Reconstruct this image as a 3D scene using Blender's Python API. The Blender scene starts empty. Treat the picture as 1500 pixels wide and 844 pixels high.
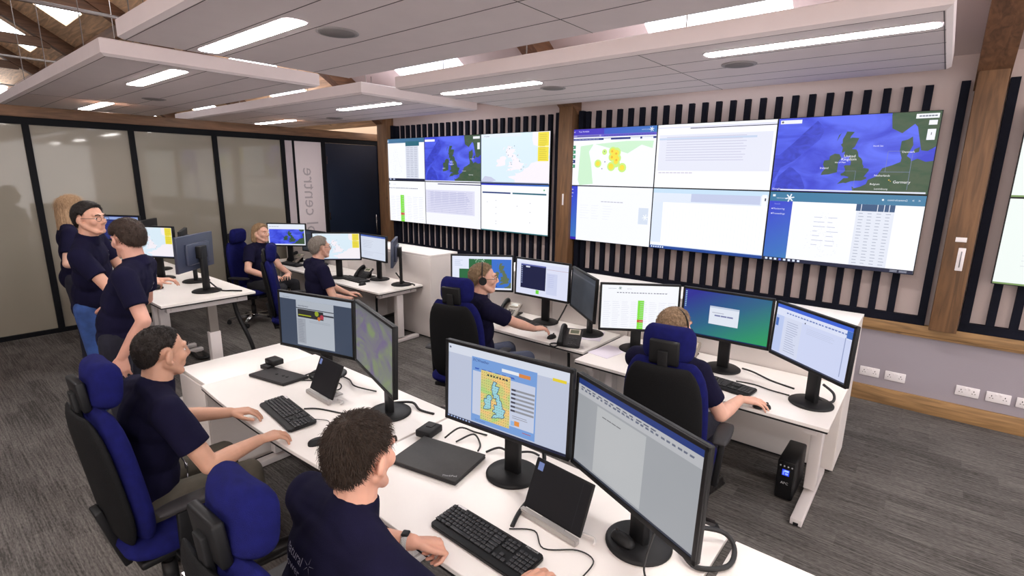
import bpy, bmesh, math, random
from mathutils import Vector, Matrix, noise, geometry
from mathutils.bvhtree import BVHTree
PI = math.pi
random.seed(4)
S = bpy.context.scene
COL = S.collection
V3 = Vector
def rad(a): return math.radians(a)
def Rz(a): return Matrix.Rotation(rad(a), 4, 'Z')
def Rx(a): return Matrix.Rotation(rad(a), 4, 'X')
def Ry(a): return Matrix.Rotation(rad(a), 4, 'Y')
def T(x, y=None, z=None): return Matrix.Translation(V3((x, y, z)) if y is not None else V3(x))

# ------------------------------------------------------------ camera, world, exposure
cam_d = bpy.data.cameras.new('camera'); cam = bpy.data.objects.new('camera', cam_d); COL.objects.link(cam)
yaw, pitch, roll = rad(39.4979), rad(12.4475), rad(0.7667)
fw = V3((-math.sin(yaw)*math.cos(pitch), math.cos(yaw)*math.cos(pitch), -math.sin(pitch)))
rt = V3((math.cos(yaw), math.sin(yaw), 0)); up = rt.cross(fw)
r2 = rt*math.cos(roll)+up*math.sin(roll); u2 = -rt*math.sin(roll)+up*math.cos(roll)
cam.matrix_world = Matrix(((r2.x, u2.x, -fw.x, 0), (r2.y, u2.y, -fw.y, 0), (r2.z, u2.z, -fw.z, 2.2), (0, 0, 0, 1)))
cam_d.sensor_width = 36; cam_d.lens = 752.43/1500*36; cam_d.clip_start = 0.05; cam_d.clip_end = 100
S.camera = cam
w = bpy.data.worlds.new('daylight'); S.world = w; w.use_nodes = True
w.node_tree.nodes['Background'].inputs[0].default_value = (1.0, 0.95, 0.94, 1)
WORLD = 3.2
w.node_tree.nodes['Background'].inputs[1].default_value = WORLD
S.view_settings.view_transform = 'Standard'; S.view_settings.look = 'None'
S.view_settings.exposure = 0.12; S.view_settings.gamma = 1.0; S.view_settings.use_curve_mapping = False
STRIP = 46.0      # strip light emission
SKYL = 9.0        # roof window daylight

# ------------------------------------------------------------ materials
MATS = {}
def lin(c):
    return tuple(((x/255)/12.92 if x/255 <= 0.04045 else ((x/255+0.055)/1.055)**2.4) for x in c)
def mat(name, rgb, rough=.5, metal=0., noise_=None, bump=None, spec=.5, coat=0., trans=0., sheen=0., sss=0., stretch=(1, 1, 1)):
    """rgb is 0-255 sRGB; noise_=(scale, amount) colour mottling; bump=(scale, strength)"""
    if name in MATS: return MATS[name]
    m = bpy.data.materials.new(name); m.use_nodes = True; nt = m.node_tree; N = nt.nodes; L = nt.links
    b = N['Principled BSDF']; c = lin(rgb)
    b.inputs['Base Color'].default_value = (*c, 1); b.inputs['Roughness'].default_value = rough
    b.inputs['Metallic'].default_value = metal; b.inputs['Specular IOR Level'].default_value = spec
    b.inputs['Coat Weight'].default_value = coat; b.inputs['Coat Roughness'].default_value = .04
    b.inputs['Transmission Weight'].default_value = trans
    b.inputs['Sheen Weight'].default_value = sheen
    if sss: b.inputs['Subsurface Weight'].default_value = sss; b.inputs['Subsurface Radius'].default_value = (.02, .008, .004)
    if noise_ or bump:
        tc = N.new('ShaderNodeTexCoord'); mp = N.new('ShaderNodeMapping'); L.new(tc.outputs['Object'], mp.inputs[0])
        mp.inputs['Scale'].default_value = stretch
    if noise_:
        n = N.new('ShaderNodeTexNoise'); n.inputs['Scale'].default_value = noise_[0]; n.inputs['Detail'].default_value = 6
        L.new(mp.outputs[0], n.inputs['Vector'])
        mx = N.new('ShaderNodeMix'); mx.data_type = 'RGBA'; k = noise_[1]
        mx.inputs[6].default_value = (*[x*(1-k) for x in c], 1); mx.inputs[7].default_value = (*[min(1, x*(1+k)) for x in c], 1)
        cr = N.new('ShaderNodeMapRange'); cr.inputs[1].default_value = .3; cr.inputs[2].default_value = .7
        L.new(n.outputs[0], cr.inputs[0]); L.new(cr.outputs[0], mx.inputs[0]); L.new(mx.outputs[2], b.inputs['Base Color'])
    if bump:
        n2 = N.new('ShaderNodeTexNoise'); n2.inputs['Scale'].default_value = bump[0]; n2.inputs['Detail'].default_value = 4
        L.new(mp.outputs[0], n2.inputs['Vector'])
        bp = N.new('ShaderNodeBump'); bp.inputs['Strength'].default_value = bump[1]; bp.inputs['Distance'].default_value = .01
        L.new(n2.outputs[0], bp.inputs['Height']); L.new(bp.outputs[0], b.inputs['Normal'])
    MATS[name] = m; return m
def emis(name, rgb, strength=1.):
    if name in MATS: return MATS[name]
    m = bpy.data.materials.new(name); m.use_nodes = True; N = m.node_tree.nodes
    b = N['Principled BSDF']; b.inputs['Base Color'].default_value = (.01, .01, .01, 1)
    b.inputs['Roughness'].default_value = .35; b.inputs['Specular IOR Level'].default_value = .3
    b.inputs['Emission Color'].default_value = (*lin(rgb), 1); b.inputs['Emission Strength'].default_value = strength
    MATS[name] = m; return m
def wood(name, rgb, axis=0, scale=1.):
    if name in MATS: return MATS[name]
    m = bpy.data.materials.new(name); m.use_nodes = True; nt = m.node_tree; N = nt.nodes; L = nt.links
    b = N['Principled BSDF']; b.inputs['Roughness'].default_value = .6; c = lin(rgb)
    tc = N.new('ShaderNodeTexCoord'); mp = N.new('ShaderNodeMapping'); L.new(tc.outputs['Object'], mp.inputs[0])
    sc = [9*scale]*3; sc[axis] = .8*scale; mp.inputs['Scale'].default_value = sc
    n = N.new('ShaderNodeTexNoise'); n.inputs['Scale'].default_value = 2.2; n.inputs['Detail'].default_value = 8; n.inputs['Distortion'].default_value = 1.2
    L.new(mp.outputs[0], n.inputs['Vector'])
    v = N.new('ShaderNodeTexVoronoi'); v.inputs['Scale'].default_value = 2.4; L.new(tc.outputs['Object'], v.inputs['Vector'])
    kn = N.new('ShaderNodeMapRange'); kn.inputs[1].default_value = .0; kn.inputs[2].default_value = .09; kn.inputs[3].default_value = .45; kn.inputs[4].default_value = 1
    L.new(v.outputs['Distance'], kn.inputs[0])
    r = N.new('ShaderNodeValToRGB'); r.color_ramp.elements[0].position = .3; r.color_ramp.elements[1].position = .7
    r.color_ramp.elements[0].color = (*[x*.55 for x in c], 1); r.color_ramp.elements[1].color = (*[min(1, x*1.25) for x in c], 1)
    L.new(n.outputs[0], r.inputs[0])
    mx = N.new('ShaderNodeMix'); mx.data_type = 'RGBA'; mx.blend_type = 'MULTIPLY'; mx.inputs[0].default_value = 1
    L.new(r.outputs[0], mx.inputs[6]); L.new(kn.outputs[0], mx.inputs[7]); L.new(mx.outputs[2], b.inputs['Base Color'])
    MATS[name] = m; return m
def carpet():
    m = bpy.data.materials.new('carpet'); m.use_nodes = True; nt = m.node_tree; N = nt.nodes; L = nt.links
    b = N['Principled BSDF']; b.inputs['Roughness'].default_value = .95; b.inputs['Specular IOR Level'].default_value = .1
    tc = N.new('ShaderNodeTexCoord')
    def nz(sc, scale, det=3):
        mp = N.new('ShaderNodeMapping'); mp.inputs['Scale'].default_value = sc; L.new(tc.outputs['Object'], mp.inputs[0])
        n = N.new('ShaderNodeTexNoise'); n.inputs['Scale'].default_value = scale; n.inputs['Detail'].default_value = det; L.new(mp.outputs[0], n.inputs['Vector']); return n.outputs[0]
    br = N.new('ShaderNodeTexBrick'); br.offset = .5; br.inputs['Scale'].default_value = 1
    br.inputs['Color1'].default_value = (.15, .15, .15, 1); br.inputs['Color2'].default_value = (.85, .85, .85, 1); br.inputs['Mortar'].default_value = (.5, .5, .5, 1)
    br.inputs['Mortar Size'].default_value = .0; br.inputs['Brick Width'].default_value = .42; br.inputs['Row Height'].default_value = .13; br.inputs['Bias'].default_value = .2
    L.new(tc.outputs['Object'], br.inputs['Vector'])
    st = nz((2.0, 55, 1), 1.6, 4); fine = nz((14, 60, 1), 2.2, 3); big = nz((1, 1, 1), 1.1, 2)
    def ma(op, a, b_):
        n = N.new('ShaderNodeMath'); n.operation = op
        for i, x in enumerate((a, b_)):
            if isinstance(x, (int, float)): n.inputs[i].default_value = x
            else: L.new(x, n.inputs[i])
        return n.outputs[0]
    bw = N.new('ShaderNodeRGBToBW'); L.new(br.outputs[0], bw.inputs[0])
    s = ma('ADD', ma('ADD', ma('MULTIPLY', st, .70), ma('MULTIPLY', bw.outputs[0], .20)), ma('ADD', ma('MULTIPLY', fine, .55), ma('MULTIPLY', big, .3)))
    r = N.new('ShaderNodeValToRGB'); e = r.color_ramp.elements
    e[0].position = .66; e[0].color = (*lin((71, 68, 66)), 1); e[1].position = .98; e[1].color = (*lin((124, 119, 116)), 1)
    x = ma('MULTIPLY', s, .88); L.new(x, r.inputs[0]); L.new(r.outputs[0], b.inputs['Base Color'])
    bp = N.new('ShaderNodeBump'); bp.inputs['Strength'].default_value = .5; bp.inputs['Distance'].default_value = .01; L.new(fine, bp.inputs['Height']); L.new(bp.outputs[0], b.inputs['Normal'])
    return m
def gradient_screen(name, c0, c1, c2, strength=.9):
    """diagonal desktop wallpaper gradient shown by the display, over UV"""
    m = bpy.data.materials.new(name); m.use_nodes = True; nt = m.node_tree; N = nt.nodes; L = nt.links
    b = N['Principled BSDF']; b.inputs['Base Color'].default_value = (.01, .01, .01, 1); b.inputs['Emission Strength'].default_value = strength
    uv = N.new('ShaderNodeUVMap'); sx = N.new('ShaderNodeSeparateXYZ'); L.new(uv.outputs[0], sx.inputs[0])
    a = N.new('ShaderNodeMath'); a.operation = 'SUBTRACT'; L.new(sx.outputs[0], a.inputs[0]); L.new(sx.outputs[1], a.inputs[1])
    d = N.new('ShaderNodeMath'); d.operation = 'MULTIPLY_ADD'; L.new(a.outputs[0], d.inputs[0]); d.inputs[1].default_value = .5; d.inputs[2].default_value = .5
    r = N.new('ShaderNodeValToRGB'); e = r.color_ramp.elements; e[0].position = .1; e[0].color = (*lin(c0), 1); e[1].position = .95; e[1].color = (*lin(c2), 1)
    k = e.new(.5); k.color = (*lin(c1), 1)
    L.new(d.outputs[0], r.inputs[0]); L.new(r.outputs[0], b.inputs['Emission Color']); return m
def noise_screen(name, ca, cb, scale, strength=.9, dist=1.):
    m = bpy.data.materials.new(name); m.use_nodes = True; nt = m.node_tree; N = nt.nodes; L = nt.links
    b = N['Principled BSDF']; b.inputs['Base Color'].default_value = (.01, .01, .01, 1); b.inputs['Emission Strength'].default_value = strength
    uv = N.new('ShaderNodeUVMap'); n = N.new('ShaderNodeTexNoise'); n.inputs['Scale'].default_value = scale; n.inputs['Detail'].default_value = 5; n.inputs['Distortion'].default_value = dist
    L.new(uv.outputs[0], n.inputs['Vector']); r = N.new('ShaderNodeValToRGB'); e = r.color_ramp.elements
    e[0].position = .35; e[0].color = (*lin(ca), 1); e[1].position = .62; e[1].color = (*lin(cb), 1)
    L.new(n.outputs[0], r.inputs[0]); L.new(r.outputs[0], b.inputs['Emission Color']); return m

M_white = mat('white_laminate', (236, 230, 226), .35, noise_=(3, .02))
M_edge = mat('black_edge_band', (22, 20, 22), .5)
M_cream = mat('white_board', (226, 218, 214), .45, noise_=(2, .03))
M_metalw = mat('white_powder_coat', (214, 206, 204), .4)
M_steel = mat('grey_steel_tube', (150, 142, 136), .35, .6, noise_=(6, .1))
M_wall = mat('plaster', (190, 174, 171), .8, noise_=(1.3, .03), bump=(60, .08))
M_low = mat('lower_wall_paint', (154, 146, 154), .8, noise_=(1.3, .03), bump=(60, .08))
M_raft = mat('acoustic_tile', (224, 212, 212), .85, noise_=(5, .02), bump=(180, .12))
M_seam = mat('tile_seam', (92, 84, 84), .9)
M_slat = mat('black_timber', (17, 19, 31), .8, spec=.15, noise_=(8, .2))
M_black = mat('black_plastic', (20, 20, 22), .5, spec=.3, noise_=(20, .1))
M_black2 = mat('charcoal_plastic', (44, 42, 44), .55, spec=.3, noise_=(20, .08))
M_shell = mat('chair_shell', (14, 14, 16), .7, spec=.2, bump=(250, .3))
M_blue = mat('royal_blue_fabric', (20, 22, 82), .95, spec=.15, noise_=(30, .15), bump=(500, .35))
M_chrome = mat('chrome', (200, 200, 205), .12, 1.)
M_key = mat('keycap', (40, 40, 43), .45)
M_cable = mat('cable_rubber', (18, 18, 20), .5)
M_navy = mat('navy_pique', (19, 17, 42), .95, spec=.15, noise_=(9, .15), bump=(420, .3))
M_navy2 = mat('navy_trousers', (20, 20, 36), .9, noise_=(12, .2), bump=(300, .3))
M_jean = mat('blue_denim', (46, 74, 132), .9, noise_=(9, .35), bump=(300, .3))
M_olive = mat('olive_trousers', (78, 72, 62), .9, noise_=(9, .2), bump=(300, .3))
M_dark = mat('dark_trousers', (34, 34, 40), .9, noise_=(12, .2), bump=(300, .3))
M_shoe = mat('black_leather', (24, 22, 22), .4)
M_thread = mat('pale_thread', (150, 148, 165), .8)
M_glass = mat('spectacle_lens', (225, 230, 235), .05, trans=.95)
M_oak = wood('oak_post', (112, 80, 52), 2)
M_oakx = wood('oak_rail', (156, 120, 78), 0)
M_oaky = wood('oak_beam', (120, 88, 64), 1)
M_pine = wood('roof_boards', (240, 196, 156), 0, .6)
M_rafter = wood('dark_rafter', (112, 78, 54), 1)
M_light = emis('lamp_diffuser', (255, 250, 246), STRIP)
M_sky = emis('daylight_pane', (240, 246, 255), SKYL)
M_panel = mat('raft_edge', (204, 190, 196), .7)

# ------------------------------------------------------------ mesh helpers
class MB:
    def __init__(s): s.bm = bmesh.new(); s.mats = []; s.cur = 0
    def use(s, m):
        if m not in s.mats: s.mats.append(m)
        s.cur = s.mats.index(m); return s
    def _f(s, vs, smooth=False):
        try: f = s.bm.faces.new(vs); f.material_index = s.cur; f.smooth = smooth; return f
        except ValueError: return None
    def box(s, c, d, M=None, bev=0., seg=2):
        b = bmesh.new(); bmesh.ops.create_cube(b, size=1)
        for v in b.verts: v.co = V3((v.co.x*d[0], v.co.y*d[1], v.co.z*d[2]))
        if bev: bmesh.ops.bevel(b, geom=b.edges[:], offset=bev, segments=seg, affect='EDGES', profile=.5)
        mm = (M or Matrix()) @ T(c); s.add(b, mm, bool(bev)); return s
    def bx(s, a, b, bev=0.):
        return s.box([(a[i]+b[i])/2 for i in range(3)], [abs(b[i]-a[i]) for i in range(3)], None, bev)
    def add(s, b, M=None, smooth=False):
        mp = {}
        for v in b.verts: mp[v.index] = s.bm.verts.new(M @ v.co if M else v.co)
        for f in b.faces:
            s._f([mp[v.index] for v in f.verts], smooth)
        b.free(); return s
    def rings(s, rings, closed=True, cap=True, smooth=True):
        rr = [[s.bm.verts.new(p) for p in r] for r in rings]; n = len(rr[0])
        for i in range(len(rr)-1):
            for j in range(n if closed else n-1):
                k = (j+1) % n; s._f([rr[i][j], rr[i][k], rr[i+1][k], rr[i+1][j]], smooth)
        if cap: s._f(rr[0][::-1]); s._f(rr[-1])
        return s
    def cyl(s, p0, p1, r0, r1=None, n=16, cap=True, smooth=True):
        r1 = r0 if r1 is None else r1; p0, p1 = V3(p0), V3(p1); d = (p1-p0).normalized()
        a = d.orthogonal().normalized(); b = d.cross(a)
        f = lambda p, r: [p+(a*math.cos(2*PI*i/n)+b*math.sin(2*PI*i/n))*r for i in range(n)]
        return s.rings([f(p0, r0), f(p1, r1)], cap=cap, smooth=smooth)
    def tube(s, pts, r, n=8, smooth_path=True):
        P = [V3(p) for p in pts]
        if smooth_path and len(P) > 2:
            Q = []
            for i in range(len(P)-1):
                p0 = P[max(i-1, 0)]; p1 = P[i]; p2 = P[i+1]; p3 = P[min(i+2, len(P)-1)]
                for k in range(6):
                    t = k/6; Q.append(.5*((2*p1)+(p2-p0)*t+(2*p0-5*p1+4*p2-p3)*t*t+(3*p1-p0-3*p2+p3)*t**3))
            P = Q+[P[-1]]
        R = []; a = None
        for i, p in enumerate(P):
            d = (P[min(i+1, len(P)-1)]-P[max(i-1, 0)]).normalized()
            a = d.orthogonal().normalized() if a is None else (a-d*a.dot(d)).normalized()
            b = d.cross(a); rr = r if not callable(r) else r(i/(len(P)-1))
            R.append([p+(a*math.cos(2*PI*j/n)+b*math.sin(2*PI*j/n))*rr for j in range(n)])
        return s.rings(R)
    def lathe(s, prof, c=(0, 0, 0), M=None, n=24):
        R = []
        for r, z in prof:
            ring = [V3((c[0]+r*math.cos(2*PI*i/n), c[1]+r*math.sin(2*PI*i/n), c[2]+z)) for i in range(n)]
            R.append([M @ p for p in ring] if M else ring)
        return s.rings(R)
    def ell(s, c, r, M=None, seg=16):
        b = bmesh.new(); bmesh.ops.create_uvsphere(b, u_segments=seg, v_segments=max(8, seg*3//4), radius=1)
        for v in b.verts: v.co = V3((v.co.x*r[0], v.co.y*r[1], v.co.z*r[2]))
        return s.add(b, (M or Matrix()) @ T(c), True)
    def cap(s, p0, p1, r0, r1, n=14):
        """tapered capsule"""
        p0, p1 = V3(p0), V3(p1); d = (p1-p0); l = d.length
        if l < 1e-6: return s.ell(p0, (r0, r0, r0))
        d /= l; a = d.orthogonal().normalized(); b = d.cross(a); R = []
        for k in range(5): t = PI/2*(1-k/4.001); R.append((p0-d*r0*math.sin(t), r0*math.cos(t)))
        for k in range(5): t = PI/2*k/4.001; R.append((p1+d*r1*math.sin(t), r1*math.cos(t)))
        return s.rings([[q+(a*math.cos(2*PI*j/n)+b*math.sin(2*PI*j/n))*max(r, 1e-4) for j in range(n)] for q, r in R])
    def prism(s, outline, z0, z1, M=None, bev=0):
        b = bmesh.new(); vs = [b.verts.new((x, y, z0)) for x, y in outline]; f = b.faces.new(vs)
        r = bmesh.ops.extrude_face_region(b, geom=[f]); bmesh.ops.translate(b, vec=(0, 0, z1-z0), verts=[v for v in r['geom'] if isinstance(v, bmesh.types.BMVert)])
        bmesh.ops.recalc_face_normals(b, faces=b.faces[:])
        if bev: bmesh.ops.bevel(b, geom=b.edges[:], offset=bev, segments=2, affect='EDGES')
        return s.add(b, M, False)
    def build(s, name, m=None, parent=None, loc=None, fix=True):
        if fix: bmesh.ops.recalc_face_normals(s.bm, faces=s.bm.faces[:])
        me = bpy.data.meshes.new(name); s.bm.to_mesh(me); s.bm.free()
        o = bpy.data.objects.new(name, me); COL.objects.link(o)
        if s.mats:
            for q in s.mats: me.materials.append(q)
        else: me.materials.append(m)
        if parent: o.parent = parent
        if loc is not None: o.location = loc
        return o
def tag(o, label=None, cat=None, group=None, kind=None):
    if label: o['label'] = label
    if cat: o['category'] = cat
    if group: o['group'] = group
    if kind: o['kind'] = kind
    return o
def thing(name, label, cat, loc=(0, 0, 0), rz=0, group=None):
    o = bpy.data.objects.new(name, None); COL.objects.link(o); o.location = loc; o.rotation_euler = (0, 0, rad(rz)); o.empty_display_size = .1
    return tag(o, label, cat, group)
def struct(o): o['kind'] = 'structure'; return o
def copy_tree(o, parent=None, kids=None):
    c = o.copy(); COL.objects.link(c)
    if parent: c.parent = parent
    for ch in KIDS(o): copy_tree(ch, c)
    return c
def KIDS(o): return [x for x in list(bpy.data.objects) if x.parent == o]
def put(o, loc, rz, label=None, group=None):
    o.location = loc; o.rotation_euler = (0, 0, rad(rz))
    if label: o['label'] = label
    if group: o['group'] = group
    return o

TEXT_CACHE = {}
def text_tris(s, bold=False):
    """outline triangles of a piece of lettering, cap height about 0.7"""
    if s in TEXT_CACHE: return TEXT_CACHE[s]
    cu = bpy.data.curves.new('lettering', 'FONT'); cu.body = s; cu.align_x = 'CENTER'; cu.align_y = 'CENTER'; cu.resolution_u = 2
    if bold: cu.offset = .02
    o = bpy.data.objects.new('lettering', cu); COL.objects.link(o)
    dg = bpy.context.evaluated_depsgraph_get(); me = bpy.data.meshes.new_from_object(o.evaluated_get(dg))
    vs = [tuple(v.co) for v in me.vertices]; fs = [tuple(p.vertices) for p in me.polygons]
    bpy.data.objects.remove(o); bpy.data.meshes.remove(me); bpy.data.curves.remove(cu)
    TEXT_CACHE[s] = (vs, fs); return vs, fs

# ------------------------------------------------------------ screen picture builder (u,v in 0..1, drawn on a flat display)
GB = [(-5.7,50.1),(-4.2,50.35),(-3.5,50.3),(-2.5,50.6),(-1.3,50.75),(.2,50.75),(1.4,51.15),(1.3,51.4),(.7,51.45),(.9,51.7),(1.7,52.5),(1.6,52.8),(.5,52.95),(.2,52.9),(.3,53.2),(-.1,53.6),(-.2,54.1),(-.6,54.5),(-1.3,54.8),(-1.6,55.5),(-2.1,55.9),(-3.2,56.0),(-2.6,56.3),(-2.2,56.9),(-1.8,57.6),(-3.5,57.7),(-4.0,57.6),(-3.9,57.9),(-3.1,58.5),(-5.0,58.6),(-5.3,58.1),(-5.8,57.5),(-5.7,56.9),(-6.1,56.7),(-5.5,56.2),(-5.6,55.4),(-4.8,55.6),(-5.0,54.8),(-4.0,54.8),(-3.2,54.95),(-3.6,54.5),(-3.0,54.0),(-3.0,53.4),(-4.3,53.4),(-4.6,53.2),(-4.3,52.9),(-4.1,52.5),(-4.4,52.2),(-5.2,51.9),(-4.9,51.6),(-4.2,51.6),(-3.0,51.4),(-3.2,51.2),(-4.2,51.2),(-5.0,50.6)]
IE = [(-6.1,52.2),(-8.3,51.8),(-10.2,51.7),(-10,52.2),(-9.3,52.8),(-10,53.5),(-9.8,54.2),(-8.5,54.3),(-8.5,54.9),(-7.3,55.3),(-6.1,55.2),(-5.5,54.6),(-6.2,53.9),(-6.1,53.2)]
EU = [(-4.7,48.4),(-4.5,47.9),(-2,47.2),(-1.8,44),(18,44),(18,54.3),(14.2,53.9),(12.3,54.4),(11,54),(10.8,54.4),(9.9,54.8),(10.9,56.4),(10.5,57.6),(9.5,57.2),(8.2,57),(8.1,55.6),(8.8,54.5),(8.7,53.9),(7.0,53.4),(4.8,52.9),(3.6,51.5),(1.8,50.95),(1.5,50.2),(.2,49.7),(-1.2,49.4),(-1.9,49.7),(-1.5,48.7),(-2.5,48.6)]
NO = [(18,56.0),(16,56.2),(14.2,55.5),(12.8,55.6),(11.2,58.9),(10.5,59.3),(8,58.1),(5.6,58.8),(5.1,60.5),(5.2,64),(18,64)]
SJ = [(11.2,55.2),(12.4,55.4),(12.4,56.1),(11.3,55.8)]
HB = [(-7.2,57.2),(-6.3,58.4),(-6.9,58.1)]
LANDS = [GB, IE, EU, NO, SJ, HB]
def clip(poly, x0, y0, x1, y1):
    for ax, lim, sg in ((0, x0, 1), (0, x1, -1), (1, y0, 1), (1, y1, -1)):
        out = []
        for i in range(len(poly)):
            a, b = poly[i-1], poly[i]; ia = (a[ax]-lim)*sg >= 0; ib = (b[ax]-lim)*sg >= 0
            if ia != ib:
                t = (lim-a[ax])/(b[ax]-a[ax]); out.append((a[0]+(b[0]-a[0])*t, a[1]+(b[1]-a[1])*t))
            if ib: out.append(b)
        poly = out
        if len(poly) < 3: return []
    return poly
class Pic:
    """collects the picture shown by one display; w,h in metres, faces -Y, centred at origin"""
    GAIN = 1.0
    def __init__(s, w, h, gain=1.0):
        s.w, s.h, s.g = w, h, gain; s.b = MB(); s.uv = s.b.bm.loops.layers.uv.new('UVMap'); s.lay = 0
    def _m(s, c):
        if isinstance(c, bpy.types.Material): return c
        return emis('pixel_%d_%d_%d_%d' % (*c, int(s.g*100)), c, s.g)
    def P(s, u, v): return V3(((u-.5)*s.w, -.00022*s.lay, (v-.5)*s.h))
    def face(s, pts, c):
        s.b.use(s._m(c)); f = s.b._f([s.b.bm.verts.new(s.P(*p)) for p in pts])
        if f:
            for l, p in zip(f.loops, pts): l[s.uv].uv = p
    def rect(s, u0, v0, u1, v1, c, up=True):
        if up: s.lay += 1
        s.face([(u0, v0), (u1, v0), (u1, v1), (u0, v1)], c)
    def poly(s, pts, c, up=True):
        if up: s.lay += 1
        if len(pts) < 3: return
        for t in geometry.tessellate_polygon([[V3((x, y, 0)) for x, y in pts]]):
            q = [pts[i] for i in t]
            ar = (q[1][0]-q[0][0])*(q[2][1]-q[0][1])-(q[2][0]-q[0][0])*(q[1][1]-q[0][1])
            if abs(ar) > 1e-9: s.face(q if ar > 0 else q[::-1], c)
    def disc(s, u, v, r, c, n=10):
        s.lay += 1; a = s.w/s.h; s.face([(u+r*math.cos(2*PI*i/n), v+r*a*math.sin(2*PI*i/n)) for i in range(n)], c)
    def rows(s, u0, v0, u1, v1, n, c, fill=.45, ragged=.0, seed=1, cols=1, gap=.15):
        """lines of unreadably small text"""
        R = random.Random(seed); s.lay += 1; dv = (v1-v0)/n
        for i in range(n):
            for k in range(cols):
                cw = (u1-u0)/cols; a = u0+k*cw+cw*gap/2; b = a+cw*(1-gap)*(1-ragged*R.random())
                v = v1-(i+.5)*dv; s.face([(a, v-dv*fill/2), (b, v-dv*fill/2), (b, v+dv*fill/2), (a, v+dv*fill/2)], c)
    def dashes(s, u0, u1, v, h, c, n, seed=3):
        R = random.Random(seed); s.lay += 1; x = u0; st = (u1-u0)/n
        for i in range(n): s.face([(x, v), (x+st*(.45+.4*R.random()), v), (x+st*(.45+.4*R.random()), v+h), (x, v+h)], c); x += st
    def text(s, t, u, v, h, c, stretch=1.):
        """h = cap height as a fraction of picture height"""
        s.lay += 2; vs, fs = text_tris(t); k = h/.7
        q = [(u+x*k*s.h/s.w*stretch, v+y*k) for x, y, z in vs]
        for f in fs: s.face([q[i] for i in f], c)
    def star(s, u, v, r, c):
        s.lay += 1; a = s.w/s.h
        for k in range(3):
            t = PI*k/3+.2; d = (math.cos(t), math.sin(t)*a); n = (-math.sin(t)*.14, math.cos(t)*.14*a)
            s.face([(u-d[0]*r-n[0]*r, v-d[1]*r-n[1]*r), (u+d[0]*r-n[0]*r, v+d[1]*r-n[1]*r), (u+d[0]*r+n[0]*r, v+d[1]*r+n[1]*r), (u-d[0]*r+n[0]*r, v-d[1]*r+n[1]*r)], c)
    def map(s, u0, v0, u1, v1, lon0, lon1, lat0, lat1, sea, land, coast=None, lands=LANDS):
        s.rect(u0, v0, u1, v1, sea); s.lay += 1
        for L in lands:
            pl = clip([(u0+(x-lon0)/(lon1-lon0)*(u1-u0), v0+(y-lat0)/(lat1-lat0)*(v1-v0)) for x, y in L], u0, v0, u1, v1)
            if pl: s.poly(pl, land, False)
            if coast and len(pl) > 2:
                s.lay += 1
                for i in range(len(pl)):
                    a, b = pl[i-1], pl[i]; d = math.hypot(b[0]-a[0], b[1]-a[1])
                    if d < 1e-5: continue
                    n = (-(b[1]-a[1])/d*.0022, (b[0]-a[0])/d*.0022*s.w/s.h)
                    s.face([(a[0]-n[0], a[1]-n[1]), (b[0]-n[0], b[1]-n[1]), (b[0]+n[0], b[1]+n[1]), (a[0]+n[0], a[1]+n[1])], coast)
                s.lay -= 1
    def build(s, name, parent, loc=(0, 0, 0)):
        return s.b.build(name, None, parent, loc, fix=False)
WALLW = (246, 248, 255)
M_desk = gradient_screen('wallpaper_gradient', (24, 28, 140), (20, 92, 128), (24, 150, 88), .95)
M_side = gradient_screen('sidebar_gradient', (44, 60, 205), (50, 110, 190), (80, 190, 150), .95)
M_sea = noise_screen('satellite_sea', (38, 52, 205), (86, 106, 245), 3.2, .92, .8)
M_land = noise_screen('satellite_land', (40, 78, 50), (62, 84, 58), 9, .9)
M_abyss = noise_screen('deep_sea', (34, 48, 185), (54, 72, 218), 9, .9)
M_off = noise_screen('off_angle_panel', (60, 66, 66), (96, 92, 112), 1.3, .55, 1.5)

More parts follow.
